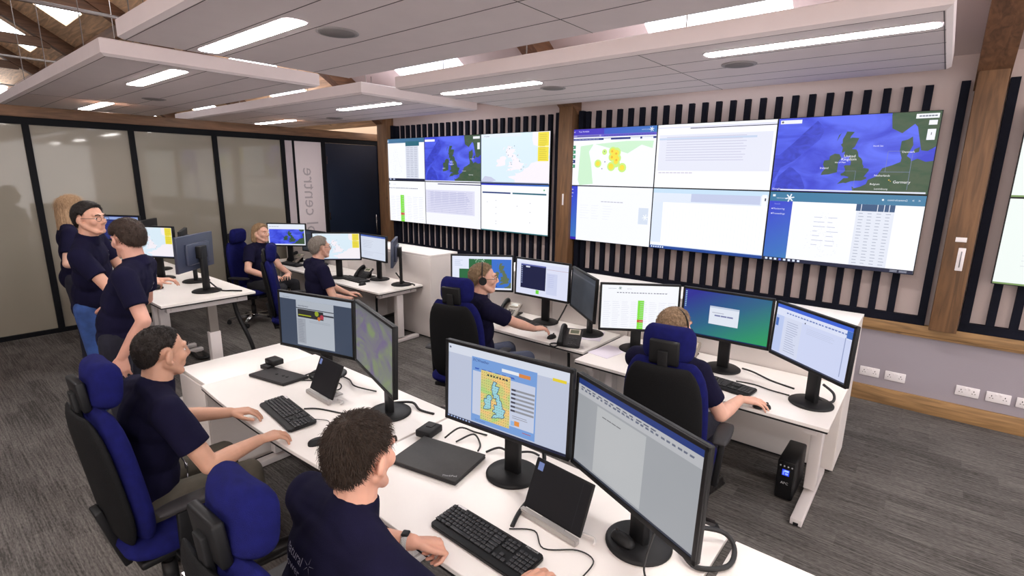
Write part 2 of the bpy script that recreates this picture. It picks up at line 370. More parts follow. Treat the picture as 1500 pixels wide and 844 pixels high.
def pic_satellite(p, full=True):
    p.rect(0, 0, 1, 1, M_sea)
    p.poly([(0, .1), (.05, .32), (.14, .42), (.22, .56), (.30, .70), (.33, .84), (.27, .95), (.2, .82), (.12, .66), (.03, .5), (0, .5)], M_abyss)
    p.poly([(.02, 0), (.04, .2), (.12, .35), (.20, .22), (.24, .05), (.22, 0)], M_abyss)
    lon0, lon1, lat0, lat1 = -23.5, 15.8, 48.6, 60.8
    for L in LANDS:
        def yy(la): return (math.log(math.tan(PI/4+rad(la)/2))-math.log(math.tan(PI/4+rad(lat0)/2)))/(math.log(math.tan(PI/4+rad(lat1)/2))-math.log(math.tan(PI/4+rad(lat0)/2)))
        pl = clip([((x-lon0)/(lon1-lon0), yy(y)) for x, y in L], 0, 0, 1, 1)
        if pl: p.poly(pl, M_land)
    if not full:
        for t, u, v, h in (('United', .5, .44, .03), ('Kingdom', .5, .39, .03), ('Ireland', .36, .3, .024), ('Denmark', .86, .5, .02), ('Germany', .84, .16, .026), ('Netherlands', .72, .24, .018)):
            p.text(t, u, v, h, (245, 245, 250))
        p.rect(0, 0, 1, .02, (225, 228, 240)); p.rect(.01, .9, .2, .95, (240, 240, 248)); p.rect(.88, .92, .99, .97, (235, 238, 245)); p.rect(.95, .7, .99, .84, (235, 238, 245))
        return
    for t, u, v, h in (('United', .51, .475, .034), ('Kingdom', .507, .435, .034), ('Isle of Man', .455, .395, .02), ('Ireland', .355, .32, .026), ('North Sea', .675, .60, .018), ('Denmark', .855, .52, .024), ('Netherlands', .725, .225, .024), ('Belgium', .69, .115, .024), ('Luxembourg', .73, .055, .02), ('Germany', .845, .145, .034)):
        p.text(t, u, v, h, (245, 245, 250))
    for a in ((.74, .53, .82, .534), (.738, .27, .74, .53), (.44, .28, .56, .283), (.56, .04, .562, .283), (.71, .27, .88, .274), (.88, .05, .882, .5)): p.rect(*a, (130, 140, 180))
    p.rect(.015, .925, .165, .975, (238, 240, 248)); p.disc(.03, .95, .008, (90, 90, 100)); p.rect(.865, .92, .99, .975, (240, 242, 248)); p.rows(.88, .93, .98, .965, 1, (120, 124, 140), .5, 0, 2, 6)
    p.rect(.94, .84, .985, .895, (238, 240, 248)); p.rect(.94, .66, .985, .79, (238, 240, 248)); p.rect(.96, .72, .965, .75, (120, 120, 130))
    p.rect(.07, .005, .99, .025, (222, 226, 240)); p.text('Google', .04, .025, .026, (240, 240, 248)); p.disc(.77, .17, .004, (230, 190, 60)); p.disc(.78, .155, .003, (230, 190, 60))
def pic_portal(p):
    p.rect(0, 0, 1, 1, WALLW); p.rect(0, .90, 1, 1, M_side); p.rect(0, .9, .45, 1, (66, 48, 190))
    p.text('portal', .09, .955, .03, (235, 235, 250)); p.text('Your Portfolio', .22, .955, .026, (235, 235, 250)); p.disc(.035, .955, .014, (220, 220, 245)); p.disc(.035, .955, .008, (66, 48, 190)); p.star(.95, .95, .022, (230, 240, 245)); p.text('natural power', .89, .95, .018, (210, 225, 240))
    p.rect(0, .855, 1, .9, (96, 86, 200)); p.rect(.0, .86, .42, .895, (150, 146, 210)); p.rect(.14, .865, .4, .89, (96, 90, 170)); p.rows(.45, .862, .98, .885, 1, (70, 60, 170), .7, 0, 5, 20)
    p.rect(0, .80, 1, .835, (30, 50, 130)); p.rect(.45, .798, .53, .828, (240, 240, 250)); p.rect(.74, .80, .84, .83, (235, 240, 250)); p.rect(.86, .80, .97, .83, (235, 240, 250)); p.rows(.03, .81, .4, .825, 1, (170, 180, 220), .5, 0, 7, 9)
    for i in range(5): p.rect(.015, .655-i*.085, .13, .715-i*.085, (20, 50, 120) if i == 3 else (60, 150, 110)); p.rows(.03, .675-i*.085, .11, .695-i*.085, 1, (220, 235, 230), .8, 0, i, 3)
    p.poly([(.17, .1), (.19, .7), (.34, .73), (.29, .6), (.32, .4), (.35, .03), (.19, 0)], (206, 240, 208)); p.poly([(.36, .73), (.6, .62), (.72, .56), (.86, .7), (.97, .64), (.98, .76), (.7, .77)], (206, 240, 208))
    for x, y, r in ((.56, .6, .035), (.6, .58, .038), (.56, .5, .035), (.61, .48, .035), (.55, .34, .036), (.67, .32, .036), (.40, .39, .032), (.47, .59, .022), (.6, .4, .035)): p.disc(x, y, r*1.25, (205, 240, 130), 14)
    for x, y, r in ((.56, .6, .024), (.6, .57, .026), (.56, .5, .024), (.605, .47, .026), (.55, .34, .024), (.67, .32, .022), (.40, .39, .02), (.6, .42, .02)): p.disc(x, y, r*1.2, (245, 225, 70), 12)
    for x, y in ((.555, .6), (.6, .56), (.555, .5), (.605, .45)): p.disc(x, y, .011, (240, 180, 50))
    for x, y in ((.47, .60), (.48, .42), (.45, .30)): p.disc(x, y, .006, (110, 110, 150))
def pic_table(p):
    p.rect(0, 0, 1, 1, (250, 251, 255)); p.rect(.3, .925, 1, .937, (50, 50, 90)); p.rect(0, .94, 1, .965, (228, 230, 246)); p.rect(.02, .27, .98, .84, (230, 232, 246)); p.rect(.02, .76, .86, .79, (200, 214, 238))
    p.rows(.03, .42, .85, .82, 10, (206, 206, 228), .3, .06, 8, 1); p.rows(.03, .22, .35, .26, 1, (215, 210, 225), .5, 0, 2, 9)
def pic_sheet(p):
    p.rect(0, 0, 1, 1, (251, 252, 255)); p.rect(0, .93, 1, 1, (200, 225, 246)); p.rect(0, .78, 1, .93, (226, 234, 248)); p.rect(.36, .80, .94, .93, (196, 204, 232)); p.rect(.95, .78, .99, .95, (245, 247, 255)); p.rect(.972, .86, .982, .9, (30, 40, 60))
    p.rect(0, .1, .1, .78, (224, 234, 250)); p.rect(0, .04, 1, .055, (196, 214, 240)); p.rect(0, 0, 1, .045, (30, 70, 150)); p.lay += 1
    for i in range(30): u = .12+i*.029; p.face([(u, .1), (u+.002, .1), (u+.002, .76), (u, .76)], (234, 238, 248))
    for i in range(6): p.rect(.012+i*.022, .01, .024+i*.022, .036, (225, 235, 250))
def pic_report(p):
    p.rect(0, 0, 1, 1, WALLW); p.rect(0, 0, .17, 1, M_side); p.rect(0, 0, .17, .05, (50, 30, 170)); p.rows(.03, .78, .13, .97, 3, (210, 214, 240), .22, .3, 4)
    p.rows(.45, .72, .7, .75, 1, (190, 190, 205), .5, 0, 2, 7); p.rect(.87, .38, .97, .66, (214, 224, 240)); p.rows(.2, .4, .6, .68, 6, (236, 238, 246), .2, .5, 3, 3); p.star(.94, .5, .03, (245, 248, 252))
def pic_monitoring(p):
    p.rect(0, 0, 1, 1, WALLW); p.rect(0, .87, 1, 1, (60, 122, 160)); p.rect(0, 0, .17, .87, M_side); p.star(.145, .92, .032, (235, 240, 250)); p.text('natural power', .085, .915, .016, (220, 230, 245)); p.rect(.02, .935, .04, .965, (225, 235, 245))
    p.text('controlcentre2', .84, .935, .024, (225, 235, 245)); p.disc(.755, .935, .007, (230, 240, 245)); p.text('<', .93, .935, .03, (225, 235, 245)); p.text('>', .965, .935, .03, (225, 235, 245))
    p.text('Search', .06, .83, .02, (150, 160, 220)); p.text('Monitoring', .075, .76, .024, (225, 230, 250)); p.text('Proceedings', .078, .69, .024, (225, 230, 250)); p.disc(.025, .76, .005, (225, 230, 250)); p.disc(.025, .69, .005, (225, 230, 250))
    p.rect(.605, .045, .835, .87, (226, 230, 242)); p.rect(.60, .78, .835, .87, (52, 84, 124)); p.rows(.61, .06, .83, .77, 17, (166, 172, 190), .2, .3, 6, 4, .4)
    for u in (.63, .73, .77, .80): p.rect(u, .78, u+.004, .87, (235, 240, 250))
    for L in (GB, IE):
        for i, (x, y) in enumerate(L): p.disc(.30+(x+10)/12*.22, .1+(y-50)/9*.66, .002, (205, 205, 222), 5)
    p.rows(.33, .25, .52, .7, 7, (190, 192, 212), .12, .7, 9, 2)
    p.rect(0, 0, 1, .05, (30, 34, 60))
    for i in range(8): p.rect(.02+i*.034, .012, .038+i*.034, .04, (220, 230, 250) if i != 3 else (90, 110, 230))
    p.rows(.86, .01, .97, .04, 2, (200, 204, 220), .3, .2, 4, 2)
def pic_weather(p, yellow=True):
    p.map(0, 0, 1, 1, -17, 12, 46, 63, (220, 238, 250), (247, 241, 248)); p.rect(0, .93, .6, 1, (226, 236, 246)); p.text('Weather', .09, .955, .03, (110, 120, 160)); p.poly([(0, .04), (.06, .14), (.16, .12), (.24, .05), (.1, .0), (0, .0)], (200, 205, 230))
    p.rect(.84, .44, .985, .99, (240, 224, 70)); p.rect(.84, .71, .985, .73, (250, 245, 190)); p.rows(.85, .46, .975, .96, 14, (215, 196, 60), .35, .3, 4); R = random.Random(2)
    for i in range(46): x, y = R.choice(GB); p.disc(.02+(x+17+R.uniform(-.6, .6))/29, (y-46+R.uniform(-.4, .4))/17, .007, R.choice([(250, 250, 255), (222, 232, 244), (150, 170, 190), (235, 225, 235)]), 6)
    p.rect(0, 0, 1, .02, (120, 130, 160))
def pic_list(p):
    p.rect(0, 0, 1, 1, (248, 250, 255)); p.star(.24, .93, .022, (130, 150, 150)); p.text('natural power', .14, .92, .022, (120, 125, 150)); p.text('services', .36, .92, .022, (150, 150, 165)); p.dashes(.2, .86, .82, .018, (120, 120, 140), 18); p.rect(.48, .0, .56, .66, (128, 226, 60)); p.rect(.48, .16, .56, .22, (196, 84, 40))
    p.rows(.02, .03, .98, .64, 14, (214, 214, 232), .14, .3, 5, 8)
def pic_violet(p):
    p.rect(0, 0, 1, 1, (244, 245, 255)); p.rect(.24, .95, 1, .97, (40, 40, 90)); p.rect(0, .28, .9, .82, (222, 222, 242)); p.rows(.03, .3, .88, .78, 12, (178, 180, 216), .3, .1, 6, 1); p.rows(.03, .3, .88, .8, 12, (200, 200, 228), .3, .1, 8, 6)
def pic_charts(p):
    p.rect(0, 0, 1, 1, (250, 251, 255)); p.rect(0, .97, 1, 1, M_side); p.rect(.02, .80, .46, .83, (36, 60, 120)); p.rect(.49, .80, .97, .83, (36, 100, 120)); p.rect(.02, .83, .98, .835, (220, 224, 236)); p.rect(0, 0, 1, .02, (40, 110, 120)); R = random.Random(5)
    for i in range(10): p.disc(R.choice([.1, .24, .56, .75]), R.uniform(.15, .7), .005, (160, 162, 176)); p.disc(.94, .9, .01, (120, 180, 140))
def pic_map2(p):   # left wall, first panel
    p.rect(0, 0, 1, 1, WALLW); p.rect(0, .9, 1, 1, (56, 110, 150)); p.rect(0, .05, .2, .9, M_side); p.rows(.03, .68, .12, .86, 3, (200, 205, 240), .25, .3, 3); p.rect(.62, .05, .88, .86, (216, 220, 234)); p.rect(.62, .82, .9, .93, (30, 100, 120)); p.rows(.63, .08, .87, .8, 17, (170, 174, 196), .3, .2, 3, 3); p.text('natural power', .12, .95, .02, (220, 230, 245)); p.star(.24, .95, .02, (230, 235, 250)); p.rect(0, 0, 1, .05, (20, 28, 60))
    for x, y in GB+IE: p.disc(.28+(x+10)/12*.26, .12+(y-50)/9*.66, .003, (196, 200, 216), 5)
    for i in range(5): p.rect(.03+i*.08, .012, .07+i*.08, .04, (190, 200, 230))
def pic_browser(p):
    p.rect(0, 0, 1, 1, (70, 84, 108)); p.rect(0, .90, 1, 1, (206, 216, 232)); p.text('internet browser', .1, .93, .018, (90, 100, 120)); p.rect(.24, .04, .76, .90, (206, 214, 226)); p.text('naturalpower', .34, .80, .035, (70, 76, 96)); p.rect(.24, .745, .76, .76, (40, 46, 60)); p.rect(.26, .58, .62, .735, (46, 48, 52)); p.rect(.62, .66, .76, .69, (60, 64, 78)); p.rect(.27, .615, .45, .635, (190, 200, 40)); p.disc(.53, .69, .028, (170, 190, 50)); p.disc(.60, .64, .026, (200, 70, 90)); p.disc(.56, .60, .022, (230, 120, 60)); p.rect(.25, .08, .37, .56, (186, 192, 204)); p.rows(.26, .1, .36, .54, 14, (150, 156, 170), .3, .3, 2); p.rows(.4, .5, .74, .55, 2, (170, 178, 192), .25, .1, 4)
def pic_offangle(p): p.rect(0, 0, 1, 1, noise_screen('off_angle_violet', (112, 96, 140), (132, 150, 104), 1.8, .7, 2.2)); p.rect(0, .94, 1, 1, (120, 122, 124))
def pic_wind(p):
    p.rect(0, 0, 1, 1, (196, 204, 226)); p.rect(0, .88, 1, 1, (222, 228, 242)); p.disc(.02, .95, .008, (80, 90, 120)); p.rect(.22, .04, .76, .9, (122, 164, 226)); p.rect(.23, .14, .75, .72, (206, 214, 236)); p.text('XCWeather', .30, .86, .035, (20, 40, 120)); p.rect(.48, .80, .62, .84, (240, 244, 250)); p.rect(.62, .79, .71, .835, (224, 140, 70)); p.dashes(.25, .6, .745, .02, (60, 100, 190), 6)
    a = noise_screen('wind_forecast_map', (170, 205, 120), (235, 190, 120), 7, .95); p.rect(.305, .10, .555, .755, a)
    p.poly([(.32, .1), (.305, .45), (.36, .55), (.40, .62), (.44, .7), (.46, .5), (.5, .3), (.55, .28), (.55, .2), (.45, .12)], (166, 222, 226))
    p.map(.305, .10, .555, .755, -12, 4, 49, 60.5, a, (160, 218, 228), (40, 60, 110), [GB, IE]); p.lay += 1; R = random.Random(3)
    for i in range(13):
        for j in range(19):
            u = .312+i*.0192; v = .115+j*.034; q = R.uniform(-.005, .005); p.face([(u, v+q), (u+.007, v-q), (u+.007, v+.006-q), (u, v+.006+q)], (60, 90, 60) if (i+j) % 3 else (150, 90, 40))
    p.dashes(.36, .54, .70, .02, (30, 50, 60), 7)
    for i in range(6): p.rect(.565, .60-i*.052, .75, .625-i*.052, (150, 152, 160)); p.rect(.565, .60-i*.052, .60, .625-i*.052, (70, 70, 84))
    p.rows(.57, .25, .72, .3, 2, (150, 150, 162), .3, .4, 4); p.rect(.57, .16, .6, .22, (150, 190, 240)); p.rect(.60, .17, .64, .23, (235, 150, 70)); p.rows(.66, .10, .74, .12, 1, (190, 80, 70), .4); p.text('© XC Weather', .31, .08, .018, (60, 90, 160)); p.rect(.88, .865, .98, .9, (238, 214, 50)); p.rect(0, 0, 1, .035, (22, 30, 60))
    for i in range(8): p.rect(.012+i*.028, .008, .026+i*.028, .028, (170, 190, 230))
def pic_word(p, bg=(186, 190, 196), page=(214, 217, 220), bar=(38, 66, 144)):
    p.rect(0, 0, 1, 1, bg); p.rect(0, .93, 1, 1, bar); p.rect(0, .82, 1, .93, (214, 216, 222)); p.dashes(.03, .95, .87, .02, (120, 128, 150), 24, 7); p.dashes(.03, .7, .90, .012, (90, 96, 120), 12, 9); p.rect(.20, .05, .62, .80, page); p.rows(.25, .70, .42, .73, 1, (130, 130, 136), .35, 0, 3, 4, .1); p.rect(0, 0, 1, .03, (60, 66, 84))
def pic_mail(p):
    p.rect(0, 0, 1, 1, (206, 214, 244)); p.rect(0, .93, 1, 1, (62, 100, 214)); p.rect(0, .78, 1, .93, (220, 226, 248)); p.rect(.0, .05, .12, .78, (188, 202, 240)); p.rect(.01, .56, .05, .72, (70, 110, 190)); p.rect(.13, .05, .38, .78, (212, 218, 240)); p.rows(.16, .1, .36, .72, 14, (164, 172, 202), .25, .4, 4); p.rows(.42, .6, .85, .72, 4, (180, 188, 214), .15, .4, 4); p.dashes(.15, .95, .85, .025, (110, 130, 190), 20); p.disc(.42, .79, .008, (20, 30, 60)); p.rect(.93, .80, 1, .93, (66, 110, 190)); p.rect(0, 0, 1, .035, (50, 56, 80)); p.rect(.92, .1, .93, .8, (150, 160, 200))
def pic_dialog(p):
    p.rect(0, 0, 1, 1, M_desk); p.rect(.32, .30, .66, .70, (226, 232, 244)); p.rect(.32, .66, .66, .70, (196, 206, 226)); p.rows(.38, .46, .6, .54, 1, (120, 126, 170), .4, 0, 2, 3, .08); p.rows(.34, .54, .5, .58, 1, (180, 184, 200), .4); p.rect(0, 0, 1, .03, (14, 40, 90))
    for i in range(9): p.rect(.012, .60+i*.042, .03, .625+i*.042, (150, 190, 210))
    for i in range(6): p.rect(.012+i*.03, .007, .028+i*.03, .024, (160, 180, 220))
def pic_ghana(p):
    p.rect(0, 0, 1, 1, (228, 234, 252)); p.rect(.28, .06, .985, .92, (34, 104, 60)); p.map(.66, .06, .985, .92, -11, 3, 49, 60, (56, 112, 206), (96, 112, 84)); p.rect(.12, .2, .3, .62, (34, 104, 60)); p.rows(.03, .7, .2, .9, 4, (190, 200, 226), .3, .4); R = random.Random(8)
    for i in range(26): p.disc(R.gauss(.47, .05), R.gauss(.86, .04), .006, (200, 226, 210), 5)
def pic_terminal(p):
    p.rect(0, 0, 1, 1, (222, 226, 248)); p.rect(.0, .93, 1, 1, (232, 236, 250)); p.rect(.09, .18, .58, .88, (20, 26, 66)); p.rect(.09, .84, .58, .88, (96, 104, 170)); p.rect(.19, .79, .27, .83, (220, 224, 240)); p.rows(.1, .3, .13, .84, 9, (150, 160, 200), .5, .2); p.rect(.40, .06, .46, .17, (110, 220, 60)); p.rect(.6, .1, .8, .7, (206, 212, 240)); p.rect(.6, .8, 1, .81, (190, 160, 170)); p.rows(.62, .3, .76, .68, 7, (190, 196, 232), .3, .2)
def pic_dark(p): p.rect(0, 0, 1, 1, noise_screen('dark_screen', (44, 52, 62), (62, 68, 78), 2, .6)); p.rect(.0, .86, 1, .9, (84, 90, 104))
def pic_form(p): p.rect(0, 0, 1, 1, (214, 222, 238)); p.rect(0, .93, 1, 1, (70, 100, 180)); p.rows(.06, .45, .6, .8, 5, (180, 186, 204), .16, .4, 3); p.rect(.05, .3, .95, .31, (186, 192, 212)); p.rows(.08, .12, .7, .28, 3, (190, 196, 214), .2, .4, 5)
def pic_bluesat(p): p.rect(0, 0, 1, 1, (232, 238, 250)); p.rect(.03, .06, .97, .76, M_sea); p.map(.35, .06, .97, .76, -12, 10, 49, 60, M_sea, M_land); p.rows(.03, .86, .3, .9, 1, (150, 160, 190), .5, 0, 2, 4)
def pic_bluebar(p): p.rect(0, 0, 1, 1, (28, 44, 110)); p.rect(0, .86, 1, .97, (150, 170, 220)); p.rows(.05, .1, .9, .8, 8, (40, 58, 130), .4, .2, 4, 3)

# ------------------------------------------------------------ the room
def slab(name, a, b, m, bev=0):
    o = MB().bx(a, b, bev).build(name, m); return struct(o)
slab('floor', (-26, -4, -.12), (11, 7.2, 0), carpet())
EAVE, SLOPE, RIDGE = 3.25, .65, -.6
def rz_(y): return EAVE+(6.1-y)*SLOPE
# display wall: upper plaster, thin reveal, lower painted part, rail and skirting
slab('wall_back', (-8.10, 6.10, .80), (11, 6.32, 3.40), M_wall)
slab('wall_back_lower', (-8.10, 6.10, 0), (11, 6.30, .80), M_low)
slab('wall_recess', (-26, 6.95, 0), (-8.15, 7.15, 3.2), mat('recess_plaster', (206, 184, 160), .8))
slab('wall_return', (-8.15, 6.32, 0), (-8.05, 7.15, 3.0), M_wall)
o = MB().bx((-8.1, 6.03, .77), (11, 6.10, .865), .008).bx((-8.1, 6.06, .745), (11, 6.10, .77)).build('trim_1', M_oakx); struct(o)
o = MB().bx((-8.1, 6.075, 0), (11, 6.10, .163), .004).build('baseboard_back', M_oakx); struct(o)
# oak posts with their raking rafters
def post(x, wd):
    o = MB().use(M_oak).bx((x, 5.90, .865), (x+wd, 6.1, 3.25), .006).build('trim_2', M_oak); struct(o)
    m = MB().use(M_rafter); d = .30
    m.rings([[V3((x-.01+a*(wd+.02), y, rz_(y)-b*d)) for a, b in ((0, 0), (1, 0), (1, 1), (0, 1))] for y in (6.1, RIDGE)], smooth=False)
    o = m.build('trim_3', M_rafter); struct(o)
for x in (.068, -4.095): post(x, .195 if x > 0 else .21)
o = MB().bx((-8.13, 5.93, .5), (-7.86, 6.1, 3.2), .006).build('trim_4', M_oak); struct(o)
for x in (-8.15, -12.3, -16.45, -20.6):
    m = MB(); wd = .2
    for s_ in (1, -1):
        m.rings([[V3((x+a*wd, RIDGE+s_*q, rz_(RIDGE+q)-b*.3)) for a, b in ((0, 0), (1, 0), (1, 1), (0, 1))] for q in (0, 6.7)], smooth=False)
    o = m.build('trim_5', M_rafter); struct(o)
    m = MB(); zt = 4.05        # collar, struts and steel tie of each truss
    m.bx((x+.03, RIDGE-3.6, 4.9), (x+.15, RIDGE+3.6, 5.1))
    for s_ in (1, -1): m.rings([[V3((x+.05+a*.12, RIDGE+s_*q+b*.14, z)) for a, b in ((0, 0), (1, 0), (1, 1), (0, 1))] for q, z in ((1.0, 4.9), (3.1, 5.55))], smooth=False)
    m.use(M_steel).cyl((x+.1, RIDGE-6, 4.0), (x+.1, RIDGE+6, 4.0), .018)
    o = m.build('trim_6', M_rafter); o.data.materials.clear(); o.data.materials.append(M_rafter); o.data.materials.append(M_steel)
    bm = bmesh.new(); bm.from_mesh(o.data)
    for f in bm.faces: f.material_index = 1 if abs(f.calc_center_median().z-4.0) < .03 else 0
    bm.to_mesh(o.data); bm.free(); struct(o)
# sloping ceiling with openings for the roof windows, purlins under the boarded bays
WIN = []
bays = [5.9, .27+1.45, -2.66, -6.80, -10.95, -15.1, -19.2]
def slope_sheet(name, xa, xb, m, s_):
    b = MB(); ys = [6.35, 5.62, 4.55, 3.10, 2.30, RIDGE]
    if s_ < 0: ys = [6.35, 3.10, 2.30, RIDGE]
    open_rows = {(5.62, 4.55), (3.10, 2.30)}
    xs = [xa]
    wins = [x for x in bays if xa < x < xb-1.4]
    for x in sorted(wins): xs += [x, x+1.38]
    xs.append(xb)
    for i in range(len(ys)-1):
        for j in range(len(xs)-1):
            y0, y1 = ys[i], ys[i+1]
            if (y0, y1) in open_rows and j % 2 == 1:
                if not (y0 == 3.10 and xa > -8.2): WIN.append((xs[j], y0, xs[j+1], y1, s_)); continue
            P = [(xs[j], y0), (xs[j+1], y0), (xs[j+1], y1), (xs[j], y1)]
            q = [V3((x, y if s_ > 0 else 2*RIDGE-y, rz_(y))) for x, y in P]
            b.rings([[v for v in q], [v+V3((0, 0, .08)) for v in q]], smooth=False)
    o = b.build(name, m); struct(o)
slope_sheet('ceiling', -8.15, 11, M_wall, 1)
slope_sheet('ceiling_far', -26, -8.15, M_pine, 1)
slope_sheet('ceiling_south', -26, 11, M_pine, -1)
for i, (x0, y0, x1, y1, s_) in enumerate(WIN):
    yy = lambda y: y if s_ > 0 else 2*RIDGE-y
    b = MB().use(M_sky); q = [V3((x, yy(y), rz_(y)+.03)) for x, y in ((x0, y0), (x1, y0), (x1, y1), (x0, y1))]
    b.rings([q, [v+V3((0, 0, .01)) for v in q]], smooth=False)
    b.use(M_cream)
    for (ax, ay), (bx_, by) in (((x0, y0), (x0, y1)), ((x1, y0), (x1, y1)), ((x0, y0), (x1, y0)), ((x0, y1), (x1, y1)), (((x0+x1)/2, y0), ((x0+x1)/2, y1))):
        b.tube([(ax, yy(ay), rz_(ay)+.05), (bx_, yy(by), rz_(by)+.05)], .012, 4)
    struct(b.build('window_%d' % (i+1), M_sky))
for y in (.4, 1.9, 3.45, 4.2):
    for s_ in (1, -1):
        Y = y if s_ > 0 else 2*RIDGE-y
        m = MB().bx((-26, Y-.05, rz_(y)-.24), (-8.2, Y+.05, rz_(y)-.02)); struct(m.build('trim_7', mat('purlin_brown', (120, 84, 60), .7, noise_=(4, .25), stretch=(.3, 3, 3))))
# ------------------------------------------------------------ glazed partition
PX = -9.12
struct(MB().bx((PX-.14, -4, 2.83), (PX+.06, 6.95, 2.965), .004).build('trim_8', M_oaky))
M_frame = mat('black_aluminium', (12, 13, 18), .6, spec=.15)
M_frost = mat('frosted_glass', (146, 138, 123), .5, trans=.10, coat=1., noise_=(.6, .08))
fr = MB().bx((PX-.04, -4, 2.74), (PX+.04, 6.95, 2.83)).bx((PX-.04, -4, 0), (PX+.04, 5.40, .06))
ym = [-2.05, -.93, .18, 1.29, 2.41, 3.52, 4.63]
for y in ym: fr.bx((PX-.04, y-.035, .06), (PX+.04, y+.035, 2.74))
fr.bx((PX-.04, 4.80, .0), (PX+.04, 4.84, 2.74)).bx((PX-.05, 5.38, .0), (PX+.05, 5.44, 2.74)).bx((PX-.05, 6.62, 0), (PX+.06, 6.70, 2.74)).bx((PX-.05, 6.86, 0), (PX+.05, 6.95, 2.74))
struct(fr.build('wall_left', M_frame))
for i, (a, b) in enumerate(zip([-4]+ym, ym)):
    struct(MB().bx((PX-.006, a+.035, .06), (PX+.006, b-.035, 2.74)).build('window_glass_%d' % (i+1), M_frost))
struct(MB().bx((PX-.03, 4.665, .06), (PX+.03, 4.80, 2.74)).bx((PX-.03, 6.70, .06), (PX+.03, 6.86, 2.74)).build('trim_9', mat('grey_jamb', (184, 172, 176), .6)))
sg = MB().bx((-.008, -.265, .06), (.008, .265, 2.74)).build('window_8', mat('white_film', (222, 210, 212), .5)); sg.location = (PX, 5.11, 0); struct(sg)
t_ = MB(); vs, fs = text_tris('control centre'); k = .34
for f in fs: t_._f([t_.bm.verts.new(V3((.0095, (vs[i][1]*k)*1.0-.02, 1.28+vs[i][0]*k*1.0))) for i in f])
t_.build('lettering', mat('etched_letters', (176, 166, 170), .7), sg, fix=False)
dr = MB().bx((PX-.03, 5.44, .01), (PX+.025, 6.62, 2.735)).build('door_1', mat('dark_door', (22, 32, 50), .28, noise_=(1.5, .15))); struct(dr)
hd = MB().use(M_chrome).cyl((PX+.07, 6.50, .95), (PX+.07, 6.50, 1.35), .014).cyl((PX+.02, 6.5, 1.0), (PX+.07, 6.5, 1.0), .01).cyl((PX+.02, 6.5, 1.3), (PX+.07, 6.5, 1.3), .01).build('door_handle', M_chrome, dr)
hg = MB()
for z in (.5, 1.3, 2.35): hg.bx((PX+.02, 5.455, z), (PX+.04, 5.475, z+.14))
hg.build('hinge', M_chrome, dr)
slab('wall_light_block', (-26, -4.1, 0), (-2.2, -4, 5.0), M_wall)  # unseen wall, added to cut ambient light on the left of the room
# room beyond the frosted glass
slab('wall_far', (-26, -4, 0), (-25.9, 7, 4.0), mat('far_wall', (206, 200, 190), .9))
# ------------------------------------------------------------ slatted acoustic panels
def slat_panel(label, x0, x1, xs, yb=6.10):
    root = thing('slatted_wall_panel', label, 'wall panel', (x0, yb, 0), 0, None)
    f = MB().bx((0, -.06, .865), (x1-x0, -.0, .945))
    f.bx((x1-x0-.062, -.075, .945), (x1-x0, 0, 3.03)); f.bx((0, -.075, .945), (.062, 0, 3.03)); f.build('frame', M_slat, root)
    for x in xs: MB().bx((x-x0-.029, -.052, .945), (x-x0+.029, -.002, 3.02)).build('slat', M_slat, root)
slat_panel('long black slatted panel left of the middle oak post, behind the smaller-looking display wall', -7.86, -4.17, [-7.72+i*.1465 for i in range(24)])
slat_panel('long black slatted panel between the two oak posts, behind the nearer six-screen display', -3.86, .035, [-3.74+i*.1522 for i in range(24)])
slat_panel('black slatted panel at the right edge, past the right-hand oak post', .28, 3.2, [.48+i*.1522 for i in range(17)])
# ------------------------------------------------------------ display walls
def video_wall(label, x0, pics, n=3):
    W_, H_ = 1.303, .728
    root = thing('video_wall', label, 'video wall', (x0, 6.0, 1.34))
    MB().bx((.05, 0, .05), (W_*n-.05, .045, H_*2-.05)).build('mount', M_black, root)
    for r in range(2):
        for c in range(n):
            if r*n+c >= len(pics) or pics[r*n+c] is None: continue
            cx, cz = (c+.5)*W_, (1.5-r)*H_
            d = MB().bx((cx-W_/2+.0005, -.04, cz-H_/2+.0005), (cx+W_/2-.0005, 0, cz+H_/2-.0005)).build('display', M_black, root)
            p = Pic(W_-.014, H_-.014, .96); pics[r*n+c](p); p.build('screen', d, (cx, -.0415, cz))
def blank(p): p.rect(0, 0, 1, 1, (236, 244, 240)); p.rect(0, 0, 1, .02, (120, 150, 90)); p.rows(.05, .2, .9, .8, 10, (222, 228, 230), .2, .3, 3)
video_wall('six-panel video wall with a weather map at top right, nearest the dark door', -8.17, [pic_map2, lambda p: pic_satellite(p, False), pic_weather, pic_list, pic_violet, pic_charts])
video_wall('large six-panel video wall with satellite map at top right and heat map at top left', -4.02, [pic_portal, pic_table, pic_satellite, pic_report, pic_sheet, pic_monitoring])
video_wall('pale video wall cut off by the right edge of the photo', .42, [blank]*4, 2)
